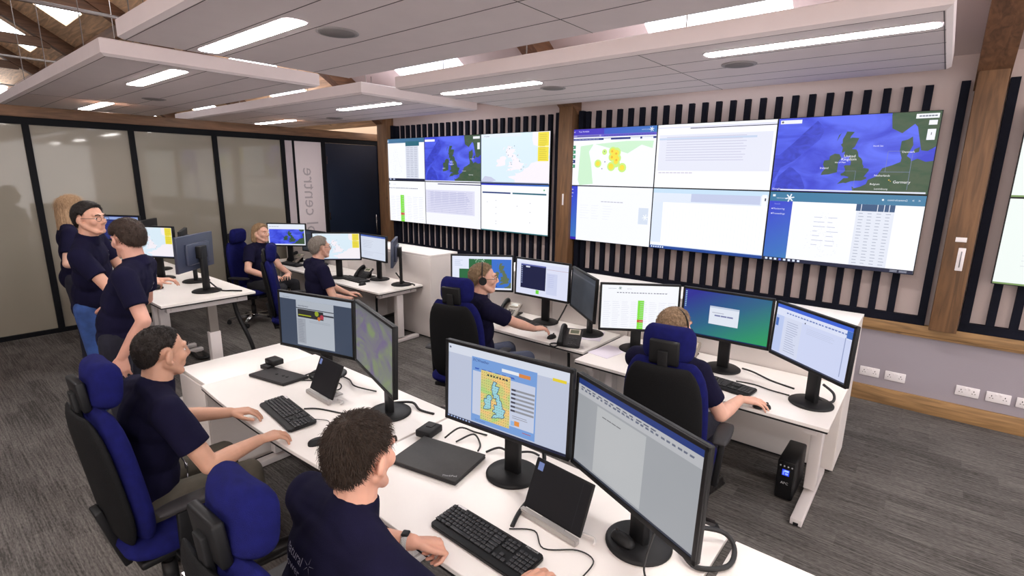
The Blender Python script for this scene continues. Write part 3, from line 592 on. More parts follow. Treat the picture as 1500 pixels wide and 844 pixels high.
# ------------------------------------------------------------ sockets and labels on the wall
def socket():
    r = thing('wall_socket', '', 'socket'); MB().box((0, -.006, 0), (.165, .012, .092), None, .004).build('face_plate', mat('white_plastic', (230, 224, 226), .35), r)
    m = MB()
    for sx in (-.045, .045): m.bx((sx-.003, -.0135, .006), (sx+.003, -.0118, .018)); m.bx((sx-.014, -.0135, -.012), (sx-.006, -.0118, -.007)); m.bx((sx+.006, -.0135, -.012), (sx+.014, -.0118, -.007))
    m.build('pin_holes', M_black, r); m = MB()
    for sx in (-.016, .016): m.box((sx, -.014, .026), (.016, .006, .022), None, .002)
    m.build('rocker_switch', mat('white_plastic', (230, 224, 226), .35), r); return r
sk = socket()
for i, (x, l) in enumerate([(-.32, 'white double wall socket closest to the cabinet end'), (-.11, 'second white double wall socket from the cabinet end'), (.43, 'white double wall socket below the foot of the oak post'), (.64, 'white double wall socket second from the right edge'), (.84, 'white socket cut off by the right edge of the photo')]):
    o = sk if i == 0 else copy_tree(sk); put(o, (x, 6.1, .30), 0, l, 'double sockets above the skirting board')
o = MB().box((0, -.005, 0), (.075, .01, .04), None, .002).build('sign_plate', mat('white_plastic', (230, 224, 226), .35)); tag(o, 'small white plate screwed to right oak post, above the long strip', 'sign'); o.location = (.17, 5.9, 1.70)
r = thing('thermometer', 'narrow white upright thermometer strip on the right oak post', 'thermometer', (.19, 5.9, 1.53))
MB().box((0, -.005, 0), (.05, .01, .20), None, .004).build('back_plate', mat('white_plastic', (230, 224, 226), .35), r); MB().cyl((0, -.012, -.07), (0, -.012, .07), .004).build('glass_tube', mat('grey_print', (120, 116, 120), .4), r)
o = MB().box((0, -.005, 0), (.022, .01, .15), None, .002).build('sign_plate', mat('white_plastic', (230, 224, 226), .35)); tag(o, 'thin white upright strip on the middle oak post', 'sign'); o.location = (-3.985, 5.9, 1.88)
# ------------------------------------------------------------ suspended rafts
RZ = 3.10
def raft(label, x0, y0, x1, y1, lights, speakers, yseams, xseams):
    root = thing('ceiling_raft', label, 'ceiling raft', (x0, y0, RZ), 0, 'suspended ceiling rafts'); W_, D_ = x1-x0, y1-y0
    m = MB(); ch = .035; t = .13
    m.rings([[V3(p) for p in ((a, a, z), (W_-a, a, z), (W_-a, D_-a, z), (a, D_-a, z))] for a, z in ((.03, 0), (0, .02), (0, t), (.02, t+.01))], smooth=False)
    m.build('panel', M_raft, root)
    q = MB()
    for y in yseams: q.bx((.03, y-y0-.003, -.0015), (W_-.03, y-y0+.003, .001))
    for x in xseams: q.bx((x-x0-.0025, .03, -.0013), (x-x0+.0025, D_-.03, .001))
    q.bx((.035, .035, -.001), (W_-.035, .041, .001)); q.bx((W_-.041, .035, -.001), (W_-.035, D_-.035, .001))
    q.build('seam_lines', M_seam, root)
    for x in [.4, W_*.33, W_*.66, W_-.4]:
        for y in (.35, D_-.35):
            Y = y0+y; H_ = min(rz_(Y), 6.9) if Y > RIDGE else min(rz_(2*RIDGE-Y), 6.9)
            MB().cyl((x, y, t), (x, y, H_-RZ+.02), .006, n=6).build('suspension_wire', M_steel, root)
    for (cx, cy, l) in lights:
        L = thing('strip_light', l, 'ceiling light', (cx, cy, RZ), 0, 'recessed strip lights in the rafts')
        n = 8; hw, hh, rr = .69, .072, .05
        def rr_(hw, hh, r, z):
            out = []
            for (sx, sy, a0) in ((1, 1, 0), (-1, 1, 90), (-1, -1, 180), (1, -1, 270)):
                for k in range(6): a = rad(a0+18*k); out.append(V3((sx*(hw-r)+r*math.cos(a), sy*(hh-r)+r*math.sin(a), z)))
            return out
        MB().rings([rr_(hw+.012, hh+.012, rr, -.001), rr_(hw+.012, hh+.012, rr, -.004)], smooth=False).build('trim_ring', M_panel, L)
        MB().rings([rr_(hw, hh, rr, -.0045), rr_(hw, hh, rr, -.007)], smooth=False).build('diffuser', M_light, L)
    for (cx, cy, l) in speakers:
        s_ = thing('ceiling_speaker', l, 'speaker', (cx, cy, RZ), 0, 'round speakers in the rafts')
        MB().lathe([(.001, -.006), (.115, -.008), (.135, -.005), (.135, -.001)], n=32).build('rim', mat('speaker_rim', (150, 142, 142), .6), s_)
        MB().lathe([(.001, -.0105), (.108, -.0095), (.110, -.006)], n=32).build('grille', mat('speaker_grille', (128, 121, 121), .8, bump=(900, .5)), s_)
raft('largest near ceiling raft across the top of the photo', -4.68, 1.24, 1.9, 3.12, [(-3.85, 1.77, 'strip light at upper left in the nearest raft'), (.1, 1.77, 'strip light overhead to the right in the nearest raft')], [(-3.23, 2.08, 'round speaker just right of the upper left strip light')], [1.66, 1.93, 2.32, 2.72], [-1.9, .7])
raft('left ceiling raft ending above the glass partition', -11.4, 1.30, -5.40, 3.22, [(-6.27, 1.93, 'strip light in left raft, the nearer of its two'), (-9.75, 2.19, 'strip light in left raft right above the partition beam')], [(-8.09, 2.45, 'round speaker in left raft over the partition')], [1.72, 2.10, 2.48, 2.86], [-8.9])
raft('far middle ceiling raft with a bright end face', -11.4, 3.76, -5.42, 5.72, [(-6.36, 4.50, 'strip light nearest the end face of the middle raft'), (-9.8, 4.88, 'small-looking strip light above the white lettered panel')], [(-8.17, 5.11, 'round speaker in the far middle raft')], [4.28, 4.68, 5.08, 5.42], [-8.4])
raft('right ceiling raft running in front of the display wall', -4.84, 3.80, -.11, 5.82, [(-3.93, 4.32, 'strip light in right raft left of its centre'), (-.85, 4.13, 'longest-looking strip light at upper right')], [(-3.35, 4.70, 'left round speaker in the right raft'), (-1.44, 4.61, 'right round speaker below the long strip light')], [4.31, 4.69, 5.10, 5.45], [-1.95])
raft('ceiling raft further right, outside the photo', 2.4, 1.24, 8.2, 3.12, [(3.4, 1.77, 'strip light right of the view, nearer'), (7.0, 1.77, 'strip light right of the view, farther')], [], [1.66, 1.93, 2.32, 2.72], [])
raft('ceiling raft further right along the display wall, outside the photo', 2.4, 3.80, 8.2, 5.82, [(3.4, 4.3, 'strip light right of the view by the wall, nearer'), (7.0, 4.3, 'strip light right of the view by the wall, farther')], [], [], [])
raft('raft overhead out of view', -5.2, -2.4, 1.9, .55, [(-3.85, -.6, 'strip light behind the viewer, left'), (-.8, -.6, 'strip light behind the viewer, right')], [], [], [])

# ------------------------------------------------------------ desks and cabinets
DZ = .73
def desk(label, x0, y0, x1, y1, z=DZ, front_curve=.0, legs=(1, 1), panel=False, group='white workstation desks'):
    root = thing('desk', label, 'desk', (x0, y0, 0), 0, group); W_, D_ = x1-x0, y1-y0
    pts = [(0, 0)]+[(W_*i/10, front_curve*math.sin(PI*i/10)) for i in range(1, 10)]+[(W_, 0), (W_, D_), (0, D_)]
    MB().prism(pts, z-.022, z, bev=.0015).build('tabletop', M_white, root)
    MB().prism([(x*(1-.003)+.0015*W_, y+(.0015 if y < D_/2 else -.0015)) for x, y in pts], z-.034, z-.0222).build('edge_band', M_edge, root)
    MB().prism([(.05, .09), (W_-.05, .09), (W_-.05, .14), (.05, .14)], z-.075, z-.0345).build('beam', M_metalw, root)
    MB().prism([(.05, D_-.16), (W_-.05, D_-.16), (W_-.05, D_-.11), (.05, D_-.11)], z-.075, z-.0345).build('beam', M_metalw, root)
    for k, on in enumerate(legs):
        if not on: continue
        x = .065 if k == 0 else W_-.135
        l = MB().box((x+.035, D_/2, .03), (.07, D_-.06, .045), None, .004)
        zt = min(.62, z-.08); l.box((x+.035, D_*.53, .05+zt/2), (.072, .10, zt-.05), None, .004).bx((x, .06, z-.09), (x+.07, D_-.06, z-.0345))
        leg = l.build('leg', M_metalw, root)
        MB().bx((x+.008, D_*.53-.04, zt), (x+.062, D_*.53+.04, z-.09)).build('inner_column', M_steel, leg)
        MB().bx((x+.02, .026, .008), (x+.05, .0305, .028)).build('foot_glide', M_black, leg)
    if panel: MB().bx((.06, D_-.10, .08), (W_-.06, D_-.082, z-.09)).build('modesty_panel', mat('grey_panel', (150, 148, 160), .6), root)
    return root
desk('white desk in left foreground with dock and two monitors', -3.81, 1.21, -2.166, 2.075, front_curve=-.03, legs=(1, 1), panel=True)
desk('white desk in centre foreground holding closed laptop and wide keyboard', -2.15, 1.19, -.488, 2.055, front_curve=-.03)
desk('white desk cut off at the bottom edge of the photo', -.452, 1.19, 1.2, 2.03, front_curve=-.03)
desk('white desk at right, nearest the wall sockets, over the floor battery unit', -2.13, 3.40, -.327, 4.268, front_curve=-.0)
desk('white desk with loose papers and two phones, in front of the middle oak post', -3.80, 3.60, -2.172, 4.268, front_curve=.0)
desk('raised white desk where two men stand', -6.95, 1.44, -5.28, 2.28, 1.0)
desk('raised white desk next to the glass partition, behind the standing men', -8.62, 1.44, -6.97, 2.28, 1.0)
desk('white desk with keyboard in front of the grey-haired man, below the small video wall', -6.86, 3.72, -5.20, 4.43, .745)
desk('white desk in front of the long-haired blond man near the lettered panel', -8.54, 3.80, -6.88, 4.43, .745)
def cabinet(label, x0, y0, x1, y1, h, doors, side=None):
    root = thing('storage_cabinet', label, 'cabinet', (x0, y0, 0), 0, None); W_, D_ = x1-x0, y1-y0
    MB().bx((0, .004, .02), (W_, D_, h-.025)).build('body', M_cream, root)
    MB().box((W_/2, D_/2, h-.0125), (W_+.006, D_+.004, .024), None, .002).build('top_panel', M_white, root)
    for i in range(doors):
        a, b = W_*i/doors+.003, W_*(i+1)/doors-.003
        MB().bx((a, -.012, .03), (b, .0035, h-.03), .001).build('door', M_cream, root)
    MB().bx((.02, .02, 0), (W_-.02, D_-.02, .02)).build('plinth', M_black2, root)
    return root
cabinet('long white cabinet behind the right-hand row of desks', -3.86, 4.29, -.347, 4.76, 1.17, 4)
cabinet('long white cabinet behind the far row of desks, below the small video wall', -8.9, 4.46, -5.07, 4.95, 1.15, 4)
cabinet('low white pedestal at the left end of the foreground desks', -4.292, 1.243, -3.815, 2.05, DZ, 1)

# ------------------------------------------------------------ monitors
def monitor(name_label, c, yw, w, pic, desk_z=DZ, tilt=2., back_m=None, gain=.9, off=.085, hr=.585, cyl_r=.135, group='desk monitors'):
    h = w*hr; root = thing('monitor', name_label, 'monitor', (0, 0, 0), yw, group)
    n = Matrix.Rotation(rad(yw), 3, 'Z') @ V3((0, -1, 0)); base = V3((c[0], c[1], desk_z))-V3((n.x, n.y, 0))*off
    root.location = base; cz = c[2]-desk_z; M = T(0, -off, cz) @ Rx(-tilt)
    cs = MB().use(M_black)
    cs.box((0, .012, 0), (w, .024, h), M, .005).box((0, .036, -.01), (w*.62, .03, h*.6), M, .01)
    bw = .017
    for a in ((0, h/2-bw/2, w, bw), (0, -h/2+bw/2+.002, w, bw+.004), (-w/2+bw/2, 0, bw, h), (w/2-bw/2, 0, bw, h)): cs.box((a[0], -.003, a[1]), (a[2], .008, a[3]), M, .002)
    ca = cs.build('casing', back_m or M_black, root)
    if back_m: ca.data.materials.clear(); ca.data.materials.append(back_m)
    p = Pic(w-2*bw+.004, h-2*bw-.001, gain); pic(p); s_ = p.build('screen', root, (0, 0, 0)); s_.matrix_local = M @ T(0, -.0012, .001)
    zt = cz+.03
    MB().box((0, .0, zt/2), (.085, .035, zt), T(0, .0, 0) , .006).box((0, -off/2+.03, cz), (.12, off-.03, .12), None, .006).build('stand_column', M_black, root)
    MB().lathe([(.001, .0015), (cyl_r, .0015), (cyl_r, .009), (cyl_r-.012, .017), (.05, .020), (.001, .021)], n=40).build('stand_base', M_black, root)
    return root
F = 1.03
def sc(c, f): return (c[0]*f, c[1]*f, 2.2+(c[2]-2.2)*f)
monitor('monitor showing a web page with a dark banner, left foreground desk', sc((-3.214, 1.768, 1.176), F), 14, .72, pic_browser, gain=.62)
monitor('monitor angled away with murky violet screen, left foreground desk', sc((-2.431, 1.684, 1.216), F), -17.5, .72, pic_offangle, gain=.6)
monitor('monitor showing a coloured wind map, centre foreground', sc((-1.413, 1.666, 1.213), F), 5.1, .72, pic_wind, gain=.82)
monitor('largest monitor in front showing an almost empty document', sc((-.764, 1.627, 1.178), F), -22, .72, pic_word, hr=.60, gain=.62)
monitor('monitor with green and blue map behind the man with the headset', sc((-3.592, 3.863, 1.192), 1.0), 35.3, .66, pic_ghana)
monitor('monitor with a dark terminal window, between the map monitor and a dark one', sc((-2.948, 4.034, 1.189), 1.0), .8, .66, pic_terminal)
monitor('dark side-on monitor beside the black phone', sc((-2.363, 3.86, 1.17), 1.04), -39.5, .685, pic_dark, gain=.5)
monitor('monitor with a list and a green column, beside the dark side-on one', (-1.828, 3.895, 1.126), 34, .66, pic_list, hr=.62)
monitor('monitor with blue-green desktop and a pale pop-up box', (-1.142, 3.915, 1.17), 1.2, .66, pic_dialog)
monitor('rightmost monitor, pale mail window, near the wall sockets', (-.535, 3.679, 1.173), -38, .66, pic_mail)
monitor('monitor with pale blue weather map behind grey-haired man', sc((-6.413, 3.924, 1.192), .99), 44.8, .66, pic_weather, .745)
monitor('monitor with a pale form, right of the far weather map monitor', sc((-6.379, 4.50, 1.12), .925), -1.2, .61, pic_form, .745)
monitor('monitor seen edge-on at the right end of the far desk', (-5.46, 4.17, 1.19), -44, .58, pic_form, .745, back_m=mat('slate_plastic', (58, 64, 84), .35))
monitor('monitor with a blue satellite map in front of the long-haired blond man', sc((-8.326, 4.19, 1.174), .96), 38, .63, pic_bluesat, .745)
monitor('dark glossy monitor beside the lettered panel, right of satellite map', (-7.55, 4.22, 1.13), 4, .60, pic_dark, .745, gain=.6)
monitor('monitor with light blue weather map between standing men and glass partition', (-6.62, 1.79, 1.43), 30, .60, pic_weather, 1.0)
monitor('dark monitor behind the weather map one on the raised desk, mostly hidden', (-6.27, 1.99, 1.43), -25, .50, pic_dark, 1.0, gain=.5)
monitor('monitor turned away showing its blue-grey back, on the raised desk', (-5.70, 1.90, 1.405), -50, .60, pic_dark, 1.0, back_m=mat('slate_plastic', (58, 64, 84), .35), gain=.5)
monitor('dark blue monitor behind the man with glasses, nearest the glass', (-7.95, 1.86, 1.475), 30, .56, pic_bluebar, 1.0)
monitor('dark monitor with sloping top edge in front of the glass partition', (-7.36, 1.97, 1.45), -35, .56, pic_dark, 1.0, gain=.5)

# ------------------------------------------------------------ keyboards, mice, phones, other desk things
def keyboard(w, d, model=1):
    r = thing('keyboard', '', 'keyboard')
    o = [(-w/2, -d/2+.012), (-w/2+.014, -d/2), (w/2-.014, -d/2), (w/2, -d/2+.012), (w/2, d/2-.012), (w/2-.014, d/2), (-w/2+.014, d/2), (-w/2, d/2-.012)]
    MB().prism(o, .0, .017, T(0, 0, .004) @ Rx(2.2), .003).build('case', M_black, r)
    u = w/23.2; k = MB(); y0 = -d/2+d*.20; kd = d*.70/6
    for row in range(6):
        y = y0+row*kd; xs = []
        if row == 0: xs = [(0, 1.4), (1.5, 1.2), (2.8, 1.2), (4.1, 5.6), (9.8, 1.2), (11.1, 1.2), (12.4, 1.2), (13.7, 1.3)]
        elif row == 5: xs = [(i*1.15, .95) for i in range(13)]
        else: xs = [(0, 1.3+.15*(4-row))]+[(1.4+.15*(4-row)+i, .9) for i in range(11)]+[(12.5+.15*(4-row), 2.5-.15*(4-row))]
        xs += [(15.5+i, .9) for i in range(3)] if row in (0, 3, 4, 5) else ([(16.5, .9)] if row == 1 else [])
        if row < 5: xs += [(19+i, .9) for i in range(4)]
        for a, b in xs: k.box((-w/2+(a+b/2)*u, y+kd/2, .0205), (b*u*.97, kd*.84, .006), T(0, 0, .004) @ Rx(2.2), .0012, 1)
    k.build('keys', M_key, r)
    MB().box((0, d/2-.012, .019), (w*.55, .006, .003), T(0, 0, .004) @ Rx(2.2), .001).build('media_strip', M_black2, r)
    return r
kb = keyboard(.49, .17)
put(kb, (-1.235, 1.345, DZ), -1, 'large black keyboard beside closed laptop in centre foreground', 'black keyboards')
tg = MB(); vs, fs = text_tris('Microsoft')
for f in fs: tg._f([tg.bm.verts.new(V3((.19+vs[i][0]*.016, .073+vs[i][1]*.016, .0262))) for i in f])
tg.build('lettering', mat('pale_print', (170, 170, 172), .6), kb, fix=False)
MB().box((-.205, .073, .0255), (.05, .012, .002), None, .0005).build('sticker', mat('white_plastic', (230, 224, 226), .35), kb)
KB = {}
def key2(loc, rz, l): o = copy_tree(kb); put(o, loc, rz, l, 'black keyboards'); return o
key2((-2.93, 1.385, DZ), -6, 'black keyboard under the hands of the man in left foreground')
key2((-1.06, 3.66, DZ), -8, 'black keyboard in front of the blue-green desktop monitor')
key2((-3.04, 3.93, DZ), -18, 'black keyboard half hidden behind the forearm of the man with the headset')
key2((-6.10, 3.99, .745), -2, 'black keyboard on the far desk in front of the weather map monitor')
key2((-7.85, 4.0, .745), 4, 'black keyboard in front of the long-haired blond man')
key2((-6.3, 1.62, 1.0), 0, 'black keyboard on the raised desk behind the standing man')
def mouse():
    r = thing('computer_mouse', '', 'mouse'); R_ = []
    for t in [i/12 for i in range(13)]:
        a = PI*t; y = -.055*math.cos(a); s_ = math.sin(a)**.6 if 0 < t < 1 else .02; R_.append([V3((.031*s_*math.cos(b), y, max(0, .036*s_*math.sin(b)))) for b in [PI*k/10 for k in range(11)]]+[V3((.031*s_*math.cos(b), y, 0)) for b in [PI-PI*k/5 for k in range(1, 5)]])
    MB().rings(R_).build('shell', M_black, r)
    MB().cyl((-.003, .03, .033), (.003, .03, .033), .009, n=12).build('scroll_wheel', M_black2, r); return r
ms = mouse(); put(ms, (-2.47, 1.325, DZ), -20, 'black mouse on the left foreground desk, next to the nearest head', 'black mice')
for loc, rz, l in (((-.80, 1.70, DZ+.020), 75, 'black mouse lying on the round base of the biggest monitor'), ((-.715, 3.455, DZ), -60, 'black mouse under the hand of the man at the right desk'), ((-2.60, 3.74, DZ), 0, 'black mouse under the hand of the man with the headset'), ((-5.76, 3.87, .745), 10, 'black mouse at the end of the far keyboard'), ((-.83, 1.36, DZ), 0, 'black mouse under the fingertips at the bottom edge')):
    put(copy_tree(ms), loc, rz, l, 'black mice')
def phone(light=False):
    r = thing('desk_phone', '', 'phone'); m = mat('phone_silver', (150, 140, 130), .4) if light else M_black2
    M = T(0, .0, .056) @ Rx(32)
    MB().prism([(-.10, -.10), (.10, -.10), (.10, .11), (-.10, .11)], .0, .028, M, .006).build('body', m, r)
    MB().prism([(-.07, .0), (.07, .0), (.07, .16), (-.07, .16)], .0, .012, None, .003).box((0, .075, .045), (.10, .02, .09), Rx(-12), .004).build('foot_stand', M_black, r)
    MB().box((.035, .06, .031), (.10, .06, .008), M, .002).build('screen_bezel', mat('phone_bezel', (190, 180, 165), .4), r)
    MB().box((.035, .06, .0365), (.075, .038, .002), M).build('display', mat('lcd', (96, 100, 84), .2), r)
    for i in range(4):
        for j in range(3): MB().box((.005+j*.026, -.015-i*.021, .030), (.018, .013, .006), M, .002).build('button', M_key, r)
    R_ = [M @ V3((-.07, y, .035+.03*math.sin(PI*(y+.10)/.21)**.5 if 0 < (y+.1)/.21 < 1 else .035)) for y in [-.10+.21*i/10 for i in range(11)]]
    MB().tube(R_, lambda t: .021+.009*abs(2*t-1)**3, 10, False).build('handset', M_black, r)
    MB().tube([M @ V3((-.075, -.10, .03)), (-.11, -.12, .012), (-.15, -.10, .010), (-.165, -.05, .010), (-.13, -.02, .010), (-.10, -.04, .012)], .0065, 8).build('cord', M_black, r)
    return r
p1 = phone(True); put(p1, (-3.37, 4.07, DZ), 12, 'grey desk phone beside the face of the man with the headset', 'desk phones')
p2 = phone(); put(p2, (-2.36, 3.68, DZ), 22, 'black desk phone near the seam between the right-hand desks', 'desk phones')
put(copy_tree(p1), (-1.46, 4.05, DZ), 5, 'grey desk phone behind the chair headrest of the man at the right', 'desk phones')
put(copy_tree(p2), (-6.14, 4.17, .745), 15, 'black desk phone under the far weather map monitor', 'desk phones')
put(copy_tree(p1), (-8.05, 4.18, .745), 10, 'grey desk phone below the blue satellite monitor', 'desk phones')
put(copy_tree(p2), (-6.42, 1.66, 1.0), 160, 'black desk phone on the raised desk', 'desk phones')
# laptop, closed, with the dock along its back edge
lp = thing('laptop', 'closed black laptop between the near head and the wind map monitor', 'laptop', (-1.83, 1.635, DZ), 11.5)
MB().box((0, -.0, .010), (.405, .285, .014), None, .005).build('base', M_black2, lp); MB().box((0, 0, .0225), (.405, .285, .010), None, .004).build('lid', mat('laptop_lid', (44, 42, 42), .55, noise_=(60, .1)), lp)
tg = MB(); vs, fs = text_tris('ThinkPad')
for f in fs: tg._f([tg.bm.verts.new(Rz(22) @ V3((vs[i][0]*.020, vs[i][1]*.020, .0279))+V3((.150, -.115, 0))) for i in f])
tg.build('lettering', mat('silver_print', (150, 150, 152), .4), lp, fix=False)
dk = thing('docking_station', 'black dock clipped to the back left corner of the closed laptop', 'dock', (-2.09, 1.80, DZ), 11.5)
MB().box((0, 0, .022), (.10, .13, .042), None, .008).build('housing', M_black, dk); MB().box((.0, .02, .045), (.04, .05, .006), None, .002).build('power_button', M_black2, dk)
dk = thing('docking_station', 'flat grey dock at the end of black cables, left foreground desk', 'dock', (-3.55, 1.64, DZ), 12)
MB().prism([(-.2, -.10), (.17, -.10), (.21, .09), (-.17, .09)], .001, .022, None, .004).build('tray', M_black2, dk)
MB().box((-.20, .085, .055), (.12, .09, .045), Rz(-8), .01).box((-.2, .06, .025), (.09, .06, .03), None, .004).build('connector_block', M_black, dk)
for x in (-.02, .05, .09): MB().cyl((x, -.0, .021), (x, .0, .026), .011, n=12).build('port', M_black, dk)
def tablet(l, loc, rz, lean, w=.27, h=.21, roll_=0):
    r = thing('tablet', l, 'tablet', loc, rz, None); M = T(0, 0, .028) @ Rx(-lean)
    MB().box((0, .006, h/2), (w, .012, h), M, .004).build('casing', M_black, r)
    p = Pic(w-.016, h-.016, .5); p.rect(0, 0, 1, 1, (14, 16, 24)); p.rect(.04, .80, .14, .97, (150, 170, 235)); p.rect(.86, 0, .865, 1, (60, 60, 66)); s_ = p.build('screen', r); s_.matrix_local = M @ T(0, -.0008, h/2)
    MB().prism([(-w/2, -.03), (w/2, -.03), (w/2, .0), (-w/2, .0)], .001, .028, None, .004).box((0, .10, .065), (.05, .008, .12), Rx(-4), .003).prism([(-.06, .0), (.06, .0), (.06, .13), (-.06, .13)], .001, .008).build('stand', mat('silver_plastic', (176, 172, 170), .35, .3), r)
    MB().tube([(w/2-.02, .05, .012), (w/2+.03, .06, .01), (w/2+.05, .03, .01)], .006, 8).build('clear_clip', mat('clear_plastic', (220, 216, 214), .2), r)
    return r
tablet('black tablet propped on silver stand in front of wind map monitor', (-1.09, 1.60, DZ), -4, 24, .31, .22)
tablet('small black tablet propped up beside the dock, left foreground desk', (-3.0, 1.65, DZ), -2, 24, .29, .23)
def cable(name, l, pts, r=.004, lift=0):
    o = MB().tube(pts, r, 8).build(name, M_cable); tag(o, l, 'cable', 'black desk cables'); return o
z = DZ+.0055
cable('cable', 'cable from dock to monitor, left foreground desk, upper strand', [(-3.42, 1.72, z), (-3.35, 1.86, z+.03), (-3.15, 1.95, z), (-2.95, 1.88, z+.02), (-2.80, 1.95, z)], .005)
cable('cable', 'cable loop behind the small tablet', [(-3.38, 1.70, z), (-3.22, 1.82, z), (-3.1, 1.86, z), (-3.02, 1.80, z), (-3.08, 1.74, z)], .004)
cable('cable', 'long thin cable from keyboard past the small tablet to a round monitor base', [(-2.92, 1.49, z), (-2.85, 1.55, z), (-2.66, 1.62, z), (-2.52, 1.66, z+.02)], .005)
cable('cable', 'thin lead curling from left keyboard towards the mouse', [(-2.74, 1.46, z), (-2.66, 1.50, z), (-2.58, 1.46, z), (-2.54, 1.40, z), (-2.47, 1.385, z)], .0022)
cable('cable', 'thick cables trailing right from the violet monitor', [(-2.58, 1.90, z+.0), (-2.45, 1.97, z+.02), (-2.36, 1.96, z), (-2.25, 1.98, z)], .008)
cable('cable', 'black lead looping behind the closed laptop, left of two', [(-1.98, 1.82, z), (-1.96, 1.92, z+.03), (-1.90, 1.98, z), (-1.82, 2.0, z)], .005)
cable('cable', 'black lead looping behind the closed laptop, right of two', [(-1.90, 1.83, z), (-1.86, 1.93, z+.02), (-1.78, 1.90, z), (-1.74, 1.84, z)], .005)
cable('cable', 'cable with plug in front of the wind map monitor base', [(-1.70, 1.86, z), (-1.66, 1.92, z+.015), (-1.58, 1.93, z+.015), (-1.5, 1.99, z+.02), (-1.46, 2.02, z)], .006)
cable('cable', 'thick cable from wind map monitor down to the tablet', [(-1.36, 1.88, .93), (-1.30, 1.84, .86), (-1.26, 1.72, z+.04), (-1.24, 1.58, z+.01), (-1.21, 1.49, z)], .010)
cable('cable', 'thin lead from near keyboard curling past the tablet', [(-1.21, 1.47, z), (-1.12, 1.53, z), (-1.03, 1.47, z), (-.92, 1.55, z), (-.84, 1.54, z), (-.83, 1.43, z)], .0028)
cable('cable', 'thick cable looping out from behind the biggest monitor', [(-.62, 1.86, .82), (-.50, 1.98, .78), (-.44, 1.96, z+.01), (-.43, 1.84, z+.01), (-.52, 1.76, z+.008), (-.60, 1.80, z+.02)], .010)
cable('cable', 'thin lead hanging below the biggest monitor', [(-.66, 1.68, .88), (-.66, 1.60, z+.04), (-.62, 1.55, z), (-.6, 1.42, z)], .004)
cable('cable', 'cable running between the two right monitors of the right desk', [(-1.02, 4.1, z), (-.92, 4.02, z+.02), (-.78, 3.98, z), (-.62, 3.93, z)], .007)
cable('cable', 'long straight cable across the right desk in front of the keyboard back', [(-.98, 3.80, z), (-.86, 3.82, z), (-.74, 3.79, z), (-.62, 3.78, z)], .005)
cable('cable', 'thick loop of cable at the right end of the right desk', [(-.44, 3.86, .84), (-.38, 3.90, .78), (-.37, 3.84, z+.01), (-.42, 3.80, z+.006), (-.47, 3.84, z+.03)], .009)
cable('cable', 'cable between the grey phone and the terminal monitor', [(-3.36, 4.12, z), (-3.24, 4.05, z), (-3.12, 4.0, z+.02), (-3.02, 4.06, z)], .006)
cable('cable', 'cable curling from the grey phone to the keyboard on the desk with papers', [(-3.40, 4.02, z), (-3.2, 3.98, z), (-3.06, 4.04, z), (-2.9, 3.96, z)], .006)
cable('cable', 'cable knot hanging beneath the terminal monitor', [(-2.72, 4.16, .95), (-2.75, 4.13, .86), (-2.80, 4.1, z+.02), (-2.86, 4.08, z)], .008)
cable('cable', 'cable at the right end of the far desk by the single stand', [(-5.5, 4.22, .9), (-5.44, 4.28, z+.05), (-5.40, 4.33, z+.02), (-5.28, 4.34, z+.016), (-5.22, 4.30, z+.016)], .010)
cable('cable', 'cable on the raised desk trailing from the turned-away monitor', [(-5.62, 1.98, 1.1), (-5.54, 2.05, 1.012), (-5.44, 2.12, 1.01), (-5.36, 2.18, 1.01)], .008)
cable('cable_snake', 'thick black cable bundle dropping from the raised desk to the carpet', [(-5.60, 2.18, .93), (-5.62, 2.22, .7), (-5.56, 2.30, .4), (-5.60, 2.36, .15), (-5.66, 2.40, .02)], .022)
cable('cable_snake', 'loose black cable coil on the carpet under the raised desk', [(-6.9, 2.05, .02), (-6.75, 2.12, .02), (-6.55, 2.10, .02), (-6.5, 2.18, .02), (-6.75, 2.22, .02)], .018)
cable('cable_snake', 'black cable hanging under the far desk behind the white leg', [(-5.85, 4.2, .70), (-5.95, 4.22, .5), (-6.0, 4.25, .2), (-6.0, 4.25, .02)], .016)
cable('cable_snake', 'black cable hanging below the desk with papers', [(-2.55, 3.95, .68), (-2.55, 3.97, .4), (-2.54, 3.96, .02)], .014)
o = MB().box((0, 0, .001), (.21, .297, .0012), Rz(20)).build('paper_sheet', mat('paper', (222, 214, 226), .8)); o.location = (-2.36, 4.05, DZ+.001); tag(o, 'white sheet lying right of the black phone', 'paper', 'loose papers')
o = MB().box((0, 0, .001), (.21, .297, .0012), Rz(-8)).build('paper_sheet', mat('paper', (222, 214, 226), .8)); o.location = (-2.02, 3.75, DZ+.001); tag(o, 'white sheet just right of the desk seam', 'paper', 'loose papers')
def ups(l, loc, rz, lit):
    r = thing('battery_unit', l, 'battery backup', loc, rz); MB().box((0, 0, .155), (.115, .36, .29), None, .012).build('casing', M_black, r); MB().box((0, -.181, .155), (.10, .006, .28), None, .002).build('front_panel', mat('gloss_black', (16, 16, 18), .15), r)
    if lit:
        p = Pic(.045, .045, 1.0); p.rect(0, 0, 1, 1, (30, 60, 235)); p.rect(.3, .6, .9, .9, (170, 200, 255)); p.rect(.1, .1, .3, .8, (120, 150, 255)); p.rect(.45, .15, .85, .45, (150, 180, 255)); p.build('display', r, (0, -.1845, .215))
        for i in range(4): MB().cyl((-.036+i*.024, -.183, .262), (-.036+i*.024, -.187, .262), .005, n=10).build('button', mat('pale_print', (170, 170, 172), .6), r)
        tg = MB(); vs, fs = text_tris('APC')
        for f in fs: tg._f([tg.bm.verts.new(V3((vs[i][0]*.026, -.1855, .135+vs[i][1]*.026))) for i in f])
        tg.build('lettering', mat('pale_print', (170, 170, 172), .6), r, fix=False)
ups('black battery unit with glowing blue display under the right desk', (-.56, 3.86, 0), 0, True)
